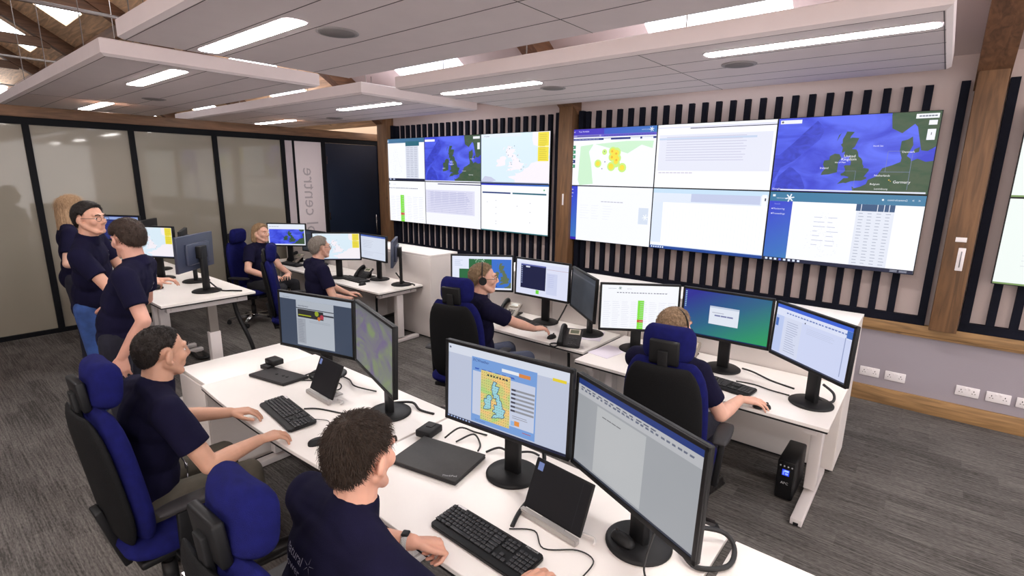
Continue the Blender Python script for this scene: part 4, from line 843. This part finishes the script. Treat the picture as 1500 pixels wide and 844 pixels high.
ups('dull black battery unit under the far desk', (-5.62, 4.20, 0), 8, False)

# ------------------------------------------------------------ office chairs
def chair():
    k = 1.1; r = thing('office_chair', '', 'office chair')
    def Q(*a): return [v*k for v in a]
    def slabp(c, w_, h_, d_, M=None, n=28, rows=9, curve=0., exp=3.2, taper=0.):
        """soft upholstered slab, w along x, h along z, d thick along y, edges rolled"""
        b = MB(); R_ = []
        for i in range(rows+4):
            t = i/(rows+3); zz = -math.cos(PI*t); e = (1-abs(zz)**6)**.5 if abs(zz) < 1 else 0; e = max(e, .02)
            ring = []
            for j in range(n):
                a = 2*PI*j/n; ca, sa = math.cos(a), math.sin(a)
                wloc = w_/2*(1-abs(zz)**exp*.22)*(1-taper*(zz*.5+.5))
                x = wloc*math.copysign(abs(ca)**.55, ca)*(.80+.2*e); y = d_/2*math.copysign(abs(sa)**.8, sa)*e
                y += curve*(x/(w_/2))**2; ring.append(V3((x+c[0], y+c[1], zz*h_/2+c[2])))
            R_.append([M @ p for p in ring] if M else ring)
        return b.rings(R_)
    MT = T(*Q(0, -.150, .78)) @ Rx(7)
    slabp((0, 0, 0), *Q(.47, .62, .09), MT, curve=.035, taper=.08).build('backrest', M_blue, r)
    sh = slabp((0, -.055*k, 0), *Q(.44, .60, .05), MT, curve=.035, taper=.10).build('back_shell', M_shell, r)
    hr = slabp((0, 0, 0), *Q(.27, .19, .10), T(*Q(0, -.150, 1.165)) @ Rx(-6), curve=.03).build('headrest', M_blue, r)
    MB().box((0, 0, 0), Q(.15, .03, .13), T(*Q(0, -.212, 1.135)) @ Rx(6), .01).box((0, 0, 0), Q(.05, .02, .2), T(*Q(0, -.225, 1.05)) @ Rx(5), .004).build('headrest_bracket', M_black, hr)
    slabp((0, 0, 0), *Q(.50, .48, .10), T(*Q(0, .05, .455)) @ Rx(-90), curve=.0, exp=5).build('seat', M_blue, r)
    MB().box((0, 0, 0), Q(.40, .38, .035), T(*Q(0, .04, .395)), .012).box((0, 0, 0), Q(.10, .20, .05), T(*Q(0, -.02, .36)), .008).box((0, 0, 0), Q(.09, .03, .30), T(*Q(0, -.19, .48)) @ Rx(14), .006).build('seat_mechanism', M_black, r)
    for s_ in (-1, 1):
        am = MB().box((0, 0, 0), Q(.03, .06, .26), T(*Q(.28*s_, .0, .50)) @ Ry(4*s_), .008).box((0, 0, 0), Q(.12, .05, .02), T(*Q(.23*s_, .0, .39)), .004).build('armrest', M_black, r)
        slabp((0, 0, 0), *Q(.085, .27, .035), T(*Q(.285*s_, .04, .655)) @ Rx(-90)).build('arm_pad', M_black2, am)
    MB().cyl(Q(0, 0, .10), Q(0, 0, .24), .032*k).cyl(Q(0, 0, .24), Q(0, 0, .38), .022*k).build('gas_lift', M_black, r)
    MB().lathe([(.001, .075*k), (.05*k, .075*k), (.045*k, .125*k), (.001, .13*k)]).build('base_hub', M_chrome, r)
    for i in range(5):
        a = 2*PI*i/5+.3; d = V3((math.cos(a), math.sin(a), 0)); n = V3((-d.y, d.x, 0)); R_ = []
        for q, z0, wd, h in ((.03, .10, .028, .035), (.18, .095, .022, .03), (.30, .075, .016, .022)):
            c = d*q*k; R_.append([c+n*(sx*wd*k)+V3((0, 0, (z0+sz*h/2)*k)) for sx, sz in ((-1, -1), (1, -1), (1, 1), (-1, 1))])
        lg = MB().rings(R_, smooth=False).build('base_leg', M_chrome, r)
        c = d*.305*k; cs = MB()
        for s_ in (-1, 1): cs.cyl(c+n*(s_*.010*k)+V3((0, 0, .029*k)), c+n*(s_*.028*k)+V3((0, 0, .029*k)), .028*k, n=18)
        cs.box((0, 0, 0), (.03*k, .05*k, .03*k), T(c+V3((0, 0, .052*k))) @ Matrix.Rotation(a, 4, 'Z'), .006); cs.build('castor', M_black, lg)
    return r
ch = chair(); CH = [ch]
def place_chair(x, y, heading, label):
    o = CH[0] if not CH[0].get('used') else copy_tree(CH[0]); CH[0]['used'] = 1
    if 'used' in o and o is not CH[0]: del o['used']
    put(o, (x, y, 0), heading-90, label, 'blue office chairs'); return o

# ------------------------------------------------------------ people
def remesh(mb, vox, smooth=3, fac=.5, disp=None):
    bmesh.ops.recalc_face_normals(mb.bm, faces=mb.bm.faces[:])
    me = bpy.data.meshes.new('tmp'); mb.bm.to_mesh(me); mb.bm.free(); o = bpy.data.objects.new('tmp', me); COL.objects.link(o)
    m = o.modifiers.new('r', 'REMESH'); m.mode = 'VOXEL'; m.voxel_size = vox; m.use_smooth_shade = True
    if smooth: q = o.modifiers.new('s', 'SMOOTH'); q.iterations = smooth; q.factor = fac
    dg = bpy.context.evaluated_depsgraph_get(); dg.update(); out = bpy.data.meshes.new_from_object(o.evaluated_get(dg))
    bpy.data.objects.remove(o); bpy.data.meshes.remove(me)
    for p in out.polygons: p.use_smooth = True
    if disp:
        nn = [v.normal.copy() for v in out.vertices]; cc = [v.co.copy() for v in out.vertices]; flat = []
        for c, n in zip(cc, nn): flat += list(c+n*disp(c))
        out.vertices.foreach_set('co', flat); out.update()
    return out
def mesh_obj(name, me, mats, parent=None):
    o = bpy.data.objects.new(name, me); COL.objects.link(o); me.materials.clear()
    for m in mats: me.materials.append(m)
    if parent: o.parent = parent
    return o
def hand(mb, W, d, n, t, s, curl=(20, 30, 20), spread=1., thumb=(35, 25), flat=False):
    """W wrist, d towards fingertips, n back of the hand, t towards the thumb"""
    d = V3(d).normalized(); n = V3(n); n = (n-d*n.dot(d)).normalized(); t = V3(t); t = (t-d*t.dot(d)-n*t.dot(n)).normalized()
    P = lambda a, b, c: W+(d*a+t*b+n*c)*s
    kn = [P(.088, .030, .004), P(.092, .010, .006), P(.088, -.011, .004), P(.080, -.030, .0)]
    for i, q in enumerate(kn): mb.cap(P(.005, .014-.009*i, 0), q, .017*s, .0125*s, 10)
    mb.cap(P(.03, .012, -.006), P(.06, -.012, -.004), .018*s, .016*s, 10)
    L_ = [(.042, .026, .021), (.046, .029, .022), (.043, .027, .021), (.034, .021, .019)]
    for i, q in enumerate(kn):
        p = q; ang = 0; sp = (.22, .05, -.10, -.27)[i]*spread; dd = (d+t*sp).normalized()
        for j, l in enumerate(L_[i]):
            ang += rad(curl[j]*(1+.08*i)); v = dd*math.cos(ang)-n*math.sin(ang); p2 = p+v*l*s
            mb.cap(p, p2, (.0098-.0010*j)*s, (.0090-.0010*j)*s, 10); p = p2
    p = P(.022, .026, -.004); a = rad(thumb[0]); v = (d*math.cos(a)+t*math.sin(a)-n*.25).normalized(); p2 = p+v*.042*s; mb.cap(p, p2, .016*s, .0115*s, 10)
    a -= rad(thumb[1]); v = (d*math.cos(a)+t*math.sin(a)-n*.22).normalized(); p3 = p2+v*.034*s; mb.cap(p2, p3, .0115*s, .0105*s, 10)
    v = (d*math.cos(a-.2)+t*math.sin(a-.2)-n*.2).normalized(); mb.cap(p3, p3+v*.026*s, .0105*s, .0085*s, 10)
def hairline(y, st):
    xs = st['line']
    for (a, ta), (b, tb) in zip(xs, xs[1:]):
        if a <= y <= b: return ta+(tb-ta)*(y-a)/(b-a)
    return xs[-1][1]
SHORT = [(-1.01, -.95), (-.7, -.92), (-.42, -.80), (-.30, -.55), (-.22, -.12), (0, .0), (.13, -.02), (.22, -.16), (.34, .06), (.55, .40), (.7, .55), (.85, .62), (1.01, .66)]
def person(label, pos, head_xyz, heading, head_dir, s=1.1, lean=8, head_pitch=0, head_tilt=0, hands=None, seated=True, feet=None, skin=(208, 160, 138), hair=((52, 40, 32), 'short'), trousers=M_navy2, vox=.008, logo=None, extras=(), shirt_long=0., belly=1., hairline_pts=SHORT, thick=.014, beard=None, lower=None):
    """pos: hip centre; head_xyz: centre of head; angles in degrees from +X"""
    base = V3((pos[0], pos[1], 0)); H = V3(pos)-base; HC = V3(head_xyz)-base
    F = V3((math.cos(rad(heading)), math.sin(rad(heading)), 0)); R_ = V3((F.y, -F.x, 0)); U = V3((0, 0, 1))
    # neck base lies below and slightly behind the head
    hf = V3((math.cos(rad(head_dir)), math.sin(rad(head_dir)), 0))
    NB = HC-U*.138*s-hf*.030*s-F*.01*s
    Tt = (NB-H).normalized(); tl = (NB-H).length; Fb = (F-Tt*F.dot(Tt)).normalized(); Rb = Tt.cross(Fb)*-1; Rb = Fb.cross(Tt)
    basis = Matrix((Rb, Fb, Tt)).transposed().to_4x4()
    def tp(a, x=0, y=0): return H+Tt*(a*tl)+Rb*x*s+Fb*y*s
    def E(c, r): return (c, [q*s for q in r])
    body, shirt, trs = MB(), MB(), MB()
    def el(mb, c, r, M=basis): mb.ell((0, 0, 0), [q*s for q in r], T(c) @ M)
    for mb, g in ((body, -.012), (shirt, .012)):
        el(mb, tp(.02), (.165+g, .115+g, .12+g)); el(mb, tp(.22, 0, .02*belly), (.150+g, (.112+g)*belly, .15+g)); el(mb, tp(.50, 0, .015), (.160+g, .112+g, .16+g)); el(mb, tp(.72, 0, .0), (.175+g, .105+g, .13+g)); el(mb, tp(.80, 0, -.01), (.16+g, .085+g, .09+g))
    SH = [tp(.865, sx*.186, -.01) for sx in (-1, 1)]        # left, right
    for mb, g in ((body, -.008), (shirt, .008)):
        for q in SH: mb.cap(tp(.95, 0, -.012), q, (.058+g)*s, (.060+g)*s)
        for q in SH: mb.cap(tp(.80, 0, -.012), q, (.084+g)*s, (.060+g)*s)
        mb.cap(tp(.80), tp(.97, 0, -.01), .09*s, (.064+g)*s)
    NT = HC-hf*.022*s-U*.055*s; body.cap(NB-U*.03*s, NT, .064*s, .060*s)
    nd = (NT-NB).normalized(); a_ = nd.orthogonal().normalized(); b_ = nd.cross(a_)     # collar
    c0 = NB-nd*.012*s; ring = lambda c, r: [c+(a_*math.cos(2*PI*i/20)+b_*math.sin(2*PI*i/20))*r for i in range(20)]
    shirt.rings([ring(c0-nd*.03*s, .078*s), ring(c0+nd*.01*s, .075*s), ring(c0+nd*.036*s, .070*s)])
    # arms
    ua, fa = .295*s, .262*s; EL, WR = [], []
    for k, sx in enumerate((-1, 1)):
        hs = (hands or {}).get('LR'[k])
        Sh = SH[k]
        if hs is None: Wp = Sh-U*.50*s+F*.12*s+R_*sx*.05; pole = -F
        else: Wp = V3(hs['w'])-base; pole = V3(hs.get('pole', tuple(R_*sx*.5-U-F*.2)))
        D = Wp-Sh; L = min(D.length, (ua+fa)*.995); D.normalize(); Wp = Sh+D*L if D.length and (V3(Wp)-Sh).length > L else Wp
        x = (ua*ua-fa*fa+L*L)/(2*L); h = math.sqrt(max(ua*ua-x*x, 1e-6)); pv = (pole-D*pole.dot(D)).normalized(); El = Sh+D*x+pv*h
        EL.append(El); WR.append(Wp)
        body.cap(Sh, El, .050*s, .040*s); body.cap(El, El+(Wp-El)*.45, .041*s, .040*s); body.cap(El+(Wp-El)*.4, Wp, .040*s, .027*s); 
        f = .66+shirt_long; q = Sh+(El-Sh)*f; ad = (El-Sh).normalized(); aa = ad.orthogonal().normalized(); ab = ad.cross(aa)
        rr = lambda c, r: [c+(aa*math.cos(2*PI*i/18)+ab*math.sin(2*PI*i/18))*r for i in range(18)]
        shirt.ell((0, 0, 0), (.071*s,)*3, T(Sh)); shirt.rings([rr(Sh-ad*.01, .070*s), rr(Sh+(q-Sh)*.6, .068*s), rr(q, .066*s)])
        if hs: 
            fd = V3(hs.get('d', tuple((Wp-El).normalized()))); hand(body, Wp, fd, hs.get('n', (0, 0, 1)), hs.get('t', tuple(R_*-sx)), s*1.0, hs.get('curl', (18, 28, 20)), hs.get('spread', 1.), hs.get('thumb', (38, 22)))
        else: hand(body, Wp, -U+F*.15, R_*sx, F, s, (15, 20, 15))
    # legs
    for k, sx in enumerate((-1, 1)):
        hj = H+R_*sx*.092*s
        if lower and lower.get('LR'[k]): kn, ak, fd = [V3(q) for q in lower['LR'[k]]]; kn = kn-base; ak = ak-base
        elif seated: kn = hj+F*.43*s+R_*sx*.05*s+U*.0; ak = V3((kn.x, kn.y, .10*s))+F*.03; fd = F+R_*sx*.15
        else: kn = hj*.5+V3((hj.x, hj.y, .1*s))*.5+F*.02; ak = V3((hj.x, hj.y, .09*s)); fd = F+R_*sx*.2
        fd = V3(fd).normalized()
        for mb, g in ((body, -.012), (trs, .006)):
            mb.cap(hj, kn, (.088+g)*s, (.060+g)*s); mb.cap(kn, ak, (.060+g)*s, (.040+g*1.5)*s); el(mb, H-Tt*.0, (.155+g, .11+g, .11+g))
        body.cap(ak, ak-U*.02*s, .030*s, .025*s)
        sh = MB().cap(V3((ak.x, ak.y, .045*s))-fd*.035*s, V3((ak.x, ak.y, .035*s))+fd*.17*s, .045*s, .034*s).box((0, 0, 0), (.085*s, .27*s, .02), T(V3((ak.x, ak.y, .01))+fd*.068*s) @ Matrix.Rotation(math.atan2(fd.y, fd.x)-PI/2, 4, 'Z'), .004).cap(V3((ak.x, ak.y, .045*s)), V3((ak.x, ak.y, .11*s)), .045*s, .047*s)
        if feet is None or feet: feet_list = person.__dict__.setdefault('tmp', []); feet_list.append(remesh(sh, .009, 2))
    # head
    hb = V3((hf.y, -hf.x, 0)); HM = T(HC) @ Matrix((hb, hf, U)).transposed().to_4x4() @ Rx(head_pitch) @ Ry(head_tilt) @ Matrix.Scale(s, 4)
    def he(c, r, mb=body): mb.ell(c, r, HM)
    def hc(a, b, r0, r1, mb=body): mb.cap(HM @ V3(a), HM @ V3(b), r0*s, r1*s, 12)
    he((0, -.014, .028), (.076, .096, .086)); he((0, .030, -.015), (.063, .064, .088)); he((0, .048, -.078), (.043, .038, .034)); hc((0, .074, -.094), (0, .066, -.090), .018, .024); he((0, .058, -.052), (.038, .038, .036))
    for sx in (-1, 1):
        hc((sx*.058, .0, -.045), (sx*.028, .062, -.092), .024, .020); he((sx*.038, .062, -.020), (.026, .026, .028)); hc((sx*.014, .087, .030), (sx*.042, .074, .030), .012, .010)
        body.ell((0, 0, 0), (.0115, .019, .031), HM @ T(sx*.086, -.008, -.006) @ Rz(sx*28) @ Rx(-12)); body.ell((0, 0, 0), (.011, .013, .014), HM @ T(sx*.080, .002, -.034))
        he((sx*.011, .098, -.030), (.010, .011, .009))
    hc((0, .090, .022), (0, .110, -.022), .010, .012); hc((0, .0, -.05), (0, .05, -.09), .04, .03)
    hc((-.017, .087, -.061), (.017, .087, -.061), .0075, .0075); hc((-.013, .086, -.070), (.013, .086, -.070), .0075, .0075); hc((-.014, .083, -.046), (.014, .083, -.046), .013, .013)
    me = remesh(body, vox, 3, .45)
    ms_ = mat('skin_%d_%d_%d' % skin, skin, .55, noise_=(14, .06), sss=.12); lp_ = mat('lips_%d' % skin[0], (min(255, skin[0]-8), int(skin[1]*.78), int(skin[2]*.78)), .45)
    mats = [ms_, lp_]; HI = HM.inverted()
    if beard: mats.append(mat('beard_%d' % beard[0], beard, .9, noise_=(60, .3)))
    for p in me.polygons:
        c = HI @ p.center; k = 0
        if c.length < .2:
            if abs(c.x) < .022 and .088 < c.y and -.074 < c.z < -.056: k = 1
            elif beard and c.y > .012 and c.z < -.044+.03*abs(c.x)/.06*(c.y < .06) and not (abs(c.x) < .02 and -.076 < c.z < -.056) and c.z > -.14: k = 2
        p.material_index = k
    root = mesh_obj('person', me, mats); root.location = base; tag(root, label, 'person')
    for f in person.__dict__.get('tmp', []): mesh_obj('shoe', f, [M_shoe], root)
    person.__dict__['tmp'] = []
    fold = lambda co: .0035*noise.noise(co*9.)+.0025*noise.noise(V3((co.x*22, co.y*22, co.z*8)))
    sme = remesh(shirt, max(vox, .007), 4, .5, fold); so = mesh_obj('polo_shirt', sme, [M_navy], root)
    mesh_obj('trousers', remesh(trs, max(vox, .009), 3, .5, fold), [trousers], root)
    # eyes and brows
    hcol, style = hair
    mh = mat('hair_%d_%d_%d' % hcol, hcol, .6, noise_=(120, .35), stretch=(1, 1, .25), bump=(160, .6), spec=.3)
    for sx in (-1, 1):
        e = MB(); e.use(mat('eye_white', (226, 220, 216), .2)).ell((sx*.031, .0735, .004), (.0120, .0115, .0075), HM, 12); e.use(mat('iris', (50, 44, 40), .15)).ell((sx*.031, .0830, .004), (.0050, .0030, .0050), HM, 10); e.build('eye', None, root)
        b = MB(); b.tube([HM @ V3(q) for q in ((sx*.014, .100, .026), (sx*.030, .099, .033), (sx*.046, .086, .028))], .0035*s, 6); b.build('eyebrow', mh, root)
    # hair cap: leaves the skull along the hairline
    st = {'line': hairline_pts}; b = bmesh.new(); bmesh.ops.create_icosphere(b, subdivisions=5, radius=1); amt = {}
    for v in b.verts:
        n = v.co.normalized(); t = hairline(n.y, st)+.05*noise.noise(n*7); a = max(0, min(1, (n.z-t)/.28)); a = a*a*(3-2*a); amt[v.index] = a
        rr = 1+(.004 if a > 0 else 0); g = -.012+(thick+.012)*a; fl = V3((n.x*38, n.y*10, n.z*16))
        g += a*(.0035*noise.noise(fl)+.003*noise.noise(fl*2.3)+.004*noise.noise(n*5))
        v.co = V3((n.x*(.077+g), n.y*(.097+g)-.014, n.z*(.086+g)+.028)); v.co.z -= .034*max(0, -n.z)*min(1, max(0, -n.y*1.6))
    b.transform(HM); hme = bpy.data.meshes.new('hair'); b.to_mesh(hme); b.free()
    for q in hme.polygons: q.use_smooth = True
    hair_o = mesh_obj('hair', hme, [mh], root)
    if style != 'bald':
        Rn = random.Random(len(label)); VV, FF = [], []; N_ = {'strands': 9000, 'long': 2600, 'crop': 9000, 'mid': 2600, 'short': 4000}[style]; Ls = {'strands': .030, 'long': .07, 'crop': .007, 'mid': .03, 'short': .018}[style]
        crown = V3((0, -.55, .83)).normalized()
        for _ in range(N_):
            n = V3((Rn.gauss(0, 1), Rn.gauss(0, 1), Rn.gauss(0, 1))).normalized()
            e_ = (n.z-hairline(n.y, st))/.28
            if e_ < .12: continue
            e_ = min(1, e_); g = -.012+(thick+.012)*e_*e_*(3-2*e_); p = V3((n.x*(.077+g), n.y*(.097+g)-.014, n.z*(.086+g)+.028)); p.z -= .034*max(0, -n.z)*min(1, max(0, -n.y*1.6))
            fl = (n-crown); fl = (fl-n*fl.dot(n)); fl = fl.normalized() if fl.length > 1e-3 else V3((0, 1, 0))
            fl = (fl+V3((Rn.gauss(0, .28), Rn.gauss(0, .28), Rn.gauss(0, .2)))).normalized(); l = Ls*Rn.uniform(.6, 1.2)*(.45+.55*e_); w_ = .0009
            sd = n.cross(fl).normalized(); lift = {'strands': .16, 'crop': .5}.get(style, .10)
            pts = [p-n*.003, p+(fl+n*lift)*l*.5, p+(fl+n*lift*.3)*l-n*l*.16]
            o_ = len(VV)
            for q, k_ in zip(pts, (1, .9, .2)): VV += [HM @ (q+sd*w_*k_), HM @ (q+n*w_*.8*k_), HM @ (q-sd*w_*k_)]
            for i in (0, 3):
                for j in range(3): FF.append((o_+i+j, o_+i+(j+1) % 3, o_+i+3+(j+1) % 3, o_+i+3+j))
        hm_ = bpy.data.meshes.new('hair_strands'); hm_.from_pydata(VV, [], FF); mesh_obj('hair_strands', hm_, [mh], hair_o)
    if style == 'long' or style == 'mid':
        lo = MB(); L2 = .26 if style == 'long' else .10
        for sx in (-1, 1):
            for q in range(7):
                a = rad(95+q*14)*sx; x, y = math.sin(a)*.078, math.cos(a)*.095-.014; hcap = [V3((x, y, .04)), V3((x*1.12, y*1.08-.004, -.05)), V3((x*1.15, y*1.02-.01, -.05-L2*.5)), V3((x*1.0, y*1.0-.02, -.05-L2))]
                lo.cap(HM @ hcap[0], HM @ hcap[1], .022*s, .022*s, 10); lo.cap(HM @ hcap[1], HM @ hcap[2], .022*s, .020*s, 10)
                if style == 'long': lo.cap(HM @ hcap[2], HM @ hcap[3], .020*s, .008*s, 10)
        nz_ = lambda co: .006*noise.noise(V3((co.x*60, co.y*60, co.z*7)))
        mesh_obj('hair_lengths', remesh(lo, .006, 2, .5, nz_), [mh], hair_o)
    root_info = dict(root=root, HM=HM, shirt=so, s=s, EL=EL, WR=WR, tp=tp, Rb=Rb, Fb=Fb, Tt=Tt, base=base, hair=mh)
    for e in extras: e(root_info)
    return root_info
def glasses(g):
    HM, s = g['HM'], g['s']; r = MB()
    for sx in (-1, 1):
        r.tube([HM @ V3((sx*.032+.023*math.cos(a), .104-.004*abs(math.cos(a)), .002+.017*math.sin(a))) for a in [2*PI*i/16 for i in range(17)]], .0014*s, 6, False); r.tube([HM @ V3(q) for q in ((sx*.055, .098, .006), (sx*.078, .07, .008), (sx*.086, .0, .006), (sx*.084, -.015, -.004))], .0016*s, 6)
    r.tube([HM @ V3(q) for q in ((-.009, .104, .006), (0, .108, .008), (.009, .104, .006))], .0013*s, 6)
    f = r.build('spectacles', mat('spectacle_frame', (60, 56, 58), .3, .4), g['root'])
def headset(g):
    HM, s = g['HM'], g['s']; b = MB(); b.tube([HM @ V3((.098*math.cos(a), -.01, .02+.104*math.sin(a))) for a in [PI*i/14 for i in range(15)]], .0045*s, 8, False); o = b.build('headset', M_black, g['root'])
    for sx in (-1, 1): MB().cyl(HM @ V3((sx*.085, -.004, -.004)), HM @ V3((sx*.108, -.004, -.004)), .030*s, n=20).build('ear_cup', M_black, o)
    MB().tube([HM @ V3(q) for q in ((-.100, .01, -.02), (-.095, .06, -.06), (-.05, .105, -.075))], .0025*s, 6).build('microphone_arm', M_black, o)
def watch(g):
    W_ = g['WR'][0]; E_ = g['EL'][0]; d = (W_-E_).normalized(); c = W_-d*.028; a = d.orthogonal().normalized(); b = d.cross(a); m = MB()
    ring = lambda q, r: [q+(a*math.cos(2*PI*i/28)+b*math.sin(2*PI*i/28))*r for i in range(28)]
    m.rings([ring(c-d*.011, .032), ring(c-d*.011, .0365), ring(c+d*.011, .0355), ring(c+d*.011, .031)], cap=False); w_ = m.build('wrist_watch', mat('watch_steel', (225, 222, 220), .38, .9, bump=(300, .8)), g['root'])
    mm = T(c+V3((0, 0, .036))) @ d.to_track_quat('X', 'Z').to_matrix().to_4x4(); MB().box((0, 0, 0), (.030, .034, .010), mm, .006).build('watch_face', M_black, w_)
def logo(side=-1, up_=.70, out=-1, size=.034, txt='natural\npower', x=.085):
    def f(g):
        me = g['shirt'].data; bv = BVHTree.FromPolygons([v.co for v in me.vertices], [p.vertices for p in me.polygons]); tp, Rb, Fb, Tt, s = g['tp'], g['Rb'], g['Fb'], g['Tt'], g['s']
        m = MB(); vs, fs = text_tris(txt); right = Rb*(-out) if out > 0 else Rb; right = Rb if out < 0 else -Rb
        c = tp(up_, side*x, out*.4); dirv = Fb*(-out)
        def proj(u, v):
            h = bv.ray_cast(c+right*u+Tt*v, dirv)
            return (h[0]+h[1]*.0015) if h[0] is not None else None
        k = size/.7
        for fc in fs:
            q = [proj(vs[i][0]*k, vs[i][1]*k) for i in fc]
            if all(q): m._f([m.bm.verts.new(p) for p in q])
        for j in range(5):     # little five-armed star beside the words
            a = PI/2+2*PI*j/5; ux, uy = size*3.0, size*1.0; q = [proj(ux+size*(.95*math.cos(a+e)*t), uy+size*(.95*math.sin(a+e)*t)) for e, t in ((-.16, .2), (0, 1), (.16, .2))]
            if all(q): m._f([m.bm.verts.new(p) for p in q])
        if len(m.bm.faces): m.build('embroidery', M_thread, g['root'], fix=False)
    return f
def clip_badge(g):
    p = g['tp'](.25, .05, .145); m = MB().tube([p+V3((0, 0, .08)), p+V3((0, .012, .05)), p+V3((.01, .02, .02)), p+V3((.0, .02, -.02)), p+V3((.02, .01, -.06))], .004, 8); m.box((0, 0, 0), (.018, .012, .03), T(p+V3((.0, .018, .02))), .003); m.build('key_clip', M_chrome, g['root'])
def strip_logo(x=-.08, up_=.74):
    return logo(side=-1, up_=up_, out=1, size=.012, txt='natural power', x=.085)

# seated figures (heading: 90 = towards the display wall)
person('man in navy polo nearest the camera, back to us, wearing a steel watch', (-1.40, .62, .56), (-1.33, .86, 1.31), 88, 98, s=1.14, vox=.0048, head_pitch=-10, skin=(214, 160, 138), hair=((46, 34, 26), 'strands'), trousers=M_navy2, thick=.012,
    
    hands={'L': dict(w=(-1.375, 1.09, .815), d=(.35, .9, -.35), n=(-.25, .2, .95), t=(.95, -.3, .1), curl=(55, 60, 35), thumb=(30, 35), pole=(-.9, -.1, -.6)), 'R': dict(w=(-.93, 1.20, .79), d=(.25, .95, -.06), curl=(22, 26, 18), pole=(.8, -.5, -.5))}, extras=(watch, logo(-1, .70, -1, .028, x=.045)))
place_chair(-1.39, .65, 92, 'blue office chair of the man nearest the camera, headrest beside his shoulder')
person('man with cropped dark hair typing at the left foreground desk', (-2.86, .57, .58), (-2.87, .76, 1.32), 92, 97, s=1.1, vox=.0055, head_pitch=-6, skin=(196, 148, 124), hair=((34, 27, 24), 'crop'), trousers=M_olive, thick=.006,
    hands={'L': dict(w=(-3.08, 1.12, .795), d=(.45, .9, -.08), curl=(22, 30, 22), pole=(-.7, -.2, -.8)), 'R': dict(w=(-2.62, 1.08, .80), d=(-.05, 1, -.10), curl=(20, 24, 16), pole=(.7, -.5, -1))}, extras=(clip_badge, strip_logo()))
place_chair(-2.77, .64, 92, 'blue office chair with tall back in left foreground, man typing in it')
person('man with glasses and a headset holding a mouse, middle right', (-2.98, 3.08, .58), (-2.93, 3.17, 1.33), 72, 42, s=1.1, vox=.006, skin=(214, 166, 146), hair=((120, 98, 74), 'short'), trousers=mat('slate_trousers', (70, 76, 96), .9), belly=1.15, thick=.010,
    hands={'R': dict(w=(-2.70, 3.66, .80), d=(.35, .9, -.08), curl=(18, 24, 18), pole=(.9, -.3, -.5)), 'L': dict(w=(-3.20, 3.72, .79), d=(.2, 1, 0), curl=(20, 26, 18))}, extras=(glasses, headset, strip_logo()))
place_chair(-2.98, 3.0, 106, 'blue office chair of the man with glasses and headset, black shell to us')
person('man almost hidden behind a big chair back, hand on the right desk', (-1.18, 2.91, .56), (-1.18, 3.05, 1.27), 88, 72, s=1.1, vox=.006, skin=(216, 168, 148), hair=((132, 108, 84), 'short'), thick=.012,
    hands={'R': dict(w=(-.83, 3.37, .785), d=(.9, .5, -.06), curl=(14, 20, 14), pole=(.3, -.7, -1)), 'L': dict(w=(-1.2, 3.55, .79), d=(.1, 1, 0))}, extras=(headset,))
place_chair(-1.10, 2.86, 98, 'blue office chair with large black back, in front of the right desk')
person('grey-haired man seated at the far desk, seen from behind', (-5.62, 3.10, .58), (-5.58, 3.20, 1.33), 80, 84, s=1.1, vox=.008, skin=(206, 158, 138), hair=((120, 112, 104), 'short'), thick=.014, belly=1.1,
    hands={'R': dict(w=(-5.36, 3.40, .70), d=(-.8, .6, 0), pole=(.7, -.8, -.6)), 'L': dict(w=(-5.66, 3.58, .70), d=(.5, .6, 0))}, extras=(glasses, logo(-1, .74, -1, .02)))
place_chair(-5.86, 2.92, 62, 'blue office chair behind the grey-haired man at the far desk')
person('man with long blond hair seated by the glass partition', (-7.55, 3.32, .58), (-7.50, 3.40, 1.33), 30, 18, s=1.1, vox=.008, skin=(214, 166, 146), hair=((150, 122, 92), 'mid'), thick=.016, belly=1.15, trousers=M_dark,
    hands={'R': dict(w=(-7.16, 3.30, .74), d=(.6, .8, 0), pole=(.2, -1, -.6)), 'L': dict(w=(-7.2, 3.62, .74), d=(.6, -.6, 0))}, extras=(strip_logo(),))
place_chair(-7.66, 3.26, 30, 'blue office chair of the long-haired blond man, chrome base showing')
# standing figures
person('bearded man with glasses standing in jeans at the raised desk', (-5.62, 1.02, 1.02), (-5.38, 1.06, 1.80), 62, 34, s=1.1, vox=.0065, seated=False, skin=(204, 154, 132), hair=((36, 30, 28), 'short'), thick=.018, beard=(110, 84, 72), trousers=M_jean, belly=1.2,
    hands={'R': dict(w=(-5.18, 1.32, 1.24), d=(-.3, .95, .1), n=(.4, .1, .9), curl=(30, 35, 25), pole=(.8, -.6, -.6)), 'L': dict(w=(-5.52, 1.50, 1.20), d=(.4, .8, 0), pole=(-.5, -.3, -1))}, extras=(glasses, strip_logo()))
person('man in navy polo standing with his back to us, arm hanging down', (-4.50, .95, 1.00), (-4.42, 1.06, 1.72), 238, 200, s=1.1, vox=.0065, seated=False, skin=(206, 154, 136), hair=((48, 34, 26), 'short'), thick=.020, head_pitch=-14,
    hands={'L': dict(w=(-4.16, .87, .95), d=(.0, -.1, -1), n=(.9, -.3, 0), t=(-.2, -.95, 0), curl=(18, 24, 18), pole=(.8, .6, 0)), 'R': dict(w=(-4.85, .95, 1.15), d=(-.8, .3, -.2))}, extras=(logo(1, .70, -1, .024),))
person('woman with long fair hair standing behind the bearded man', (-7.18, 1.20, 1.03), (-7.10, 1.26, 1.79), 80, 105, s=1.08, vox=.009, seated=False, skin=(214, 170, 150), hair=((164, 134, 104), 'long'), thick=.018, hands={'R': dict(w=(-6.95, 1.32, 1.2), d=(0, 1, 0)), 'L': dict(w=(-7.2, 1.42, 1.2), d=(.2, 1, 0))})
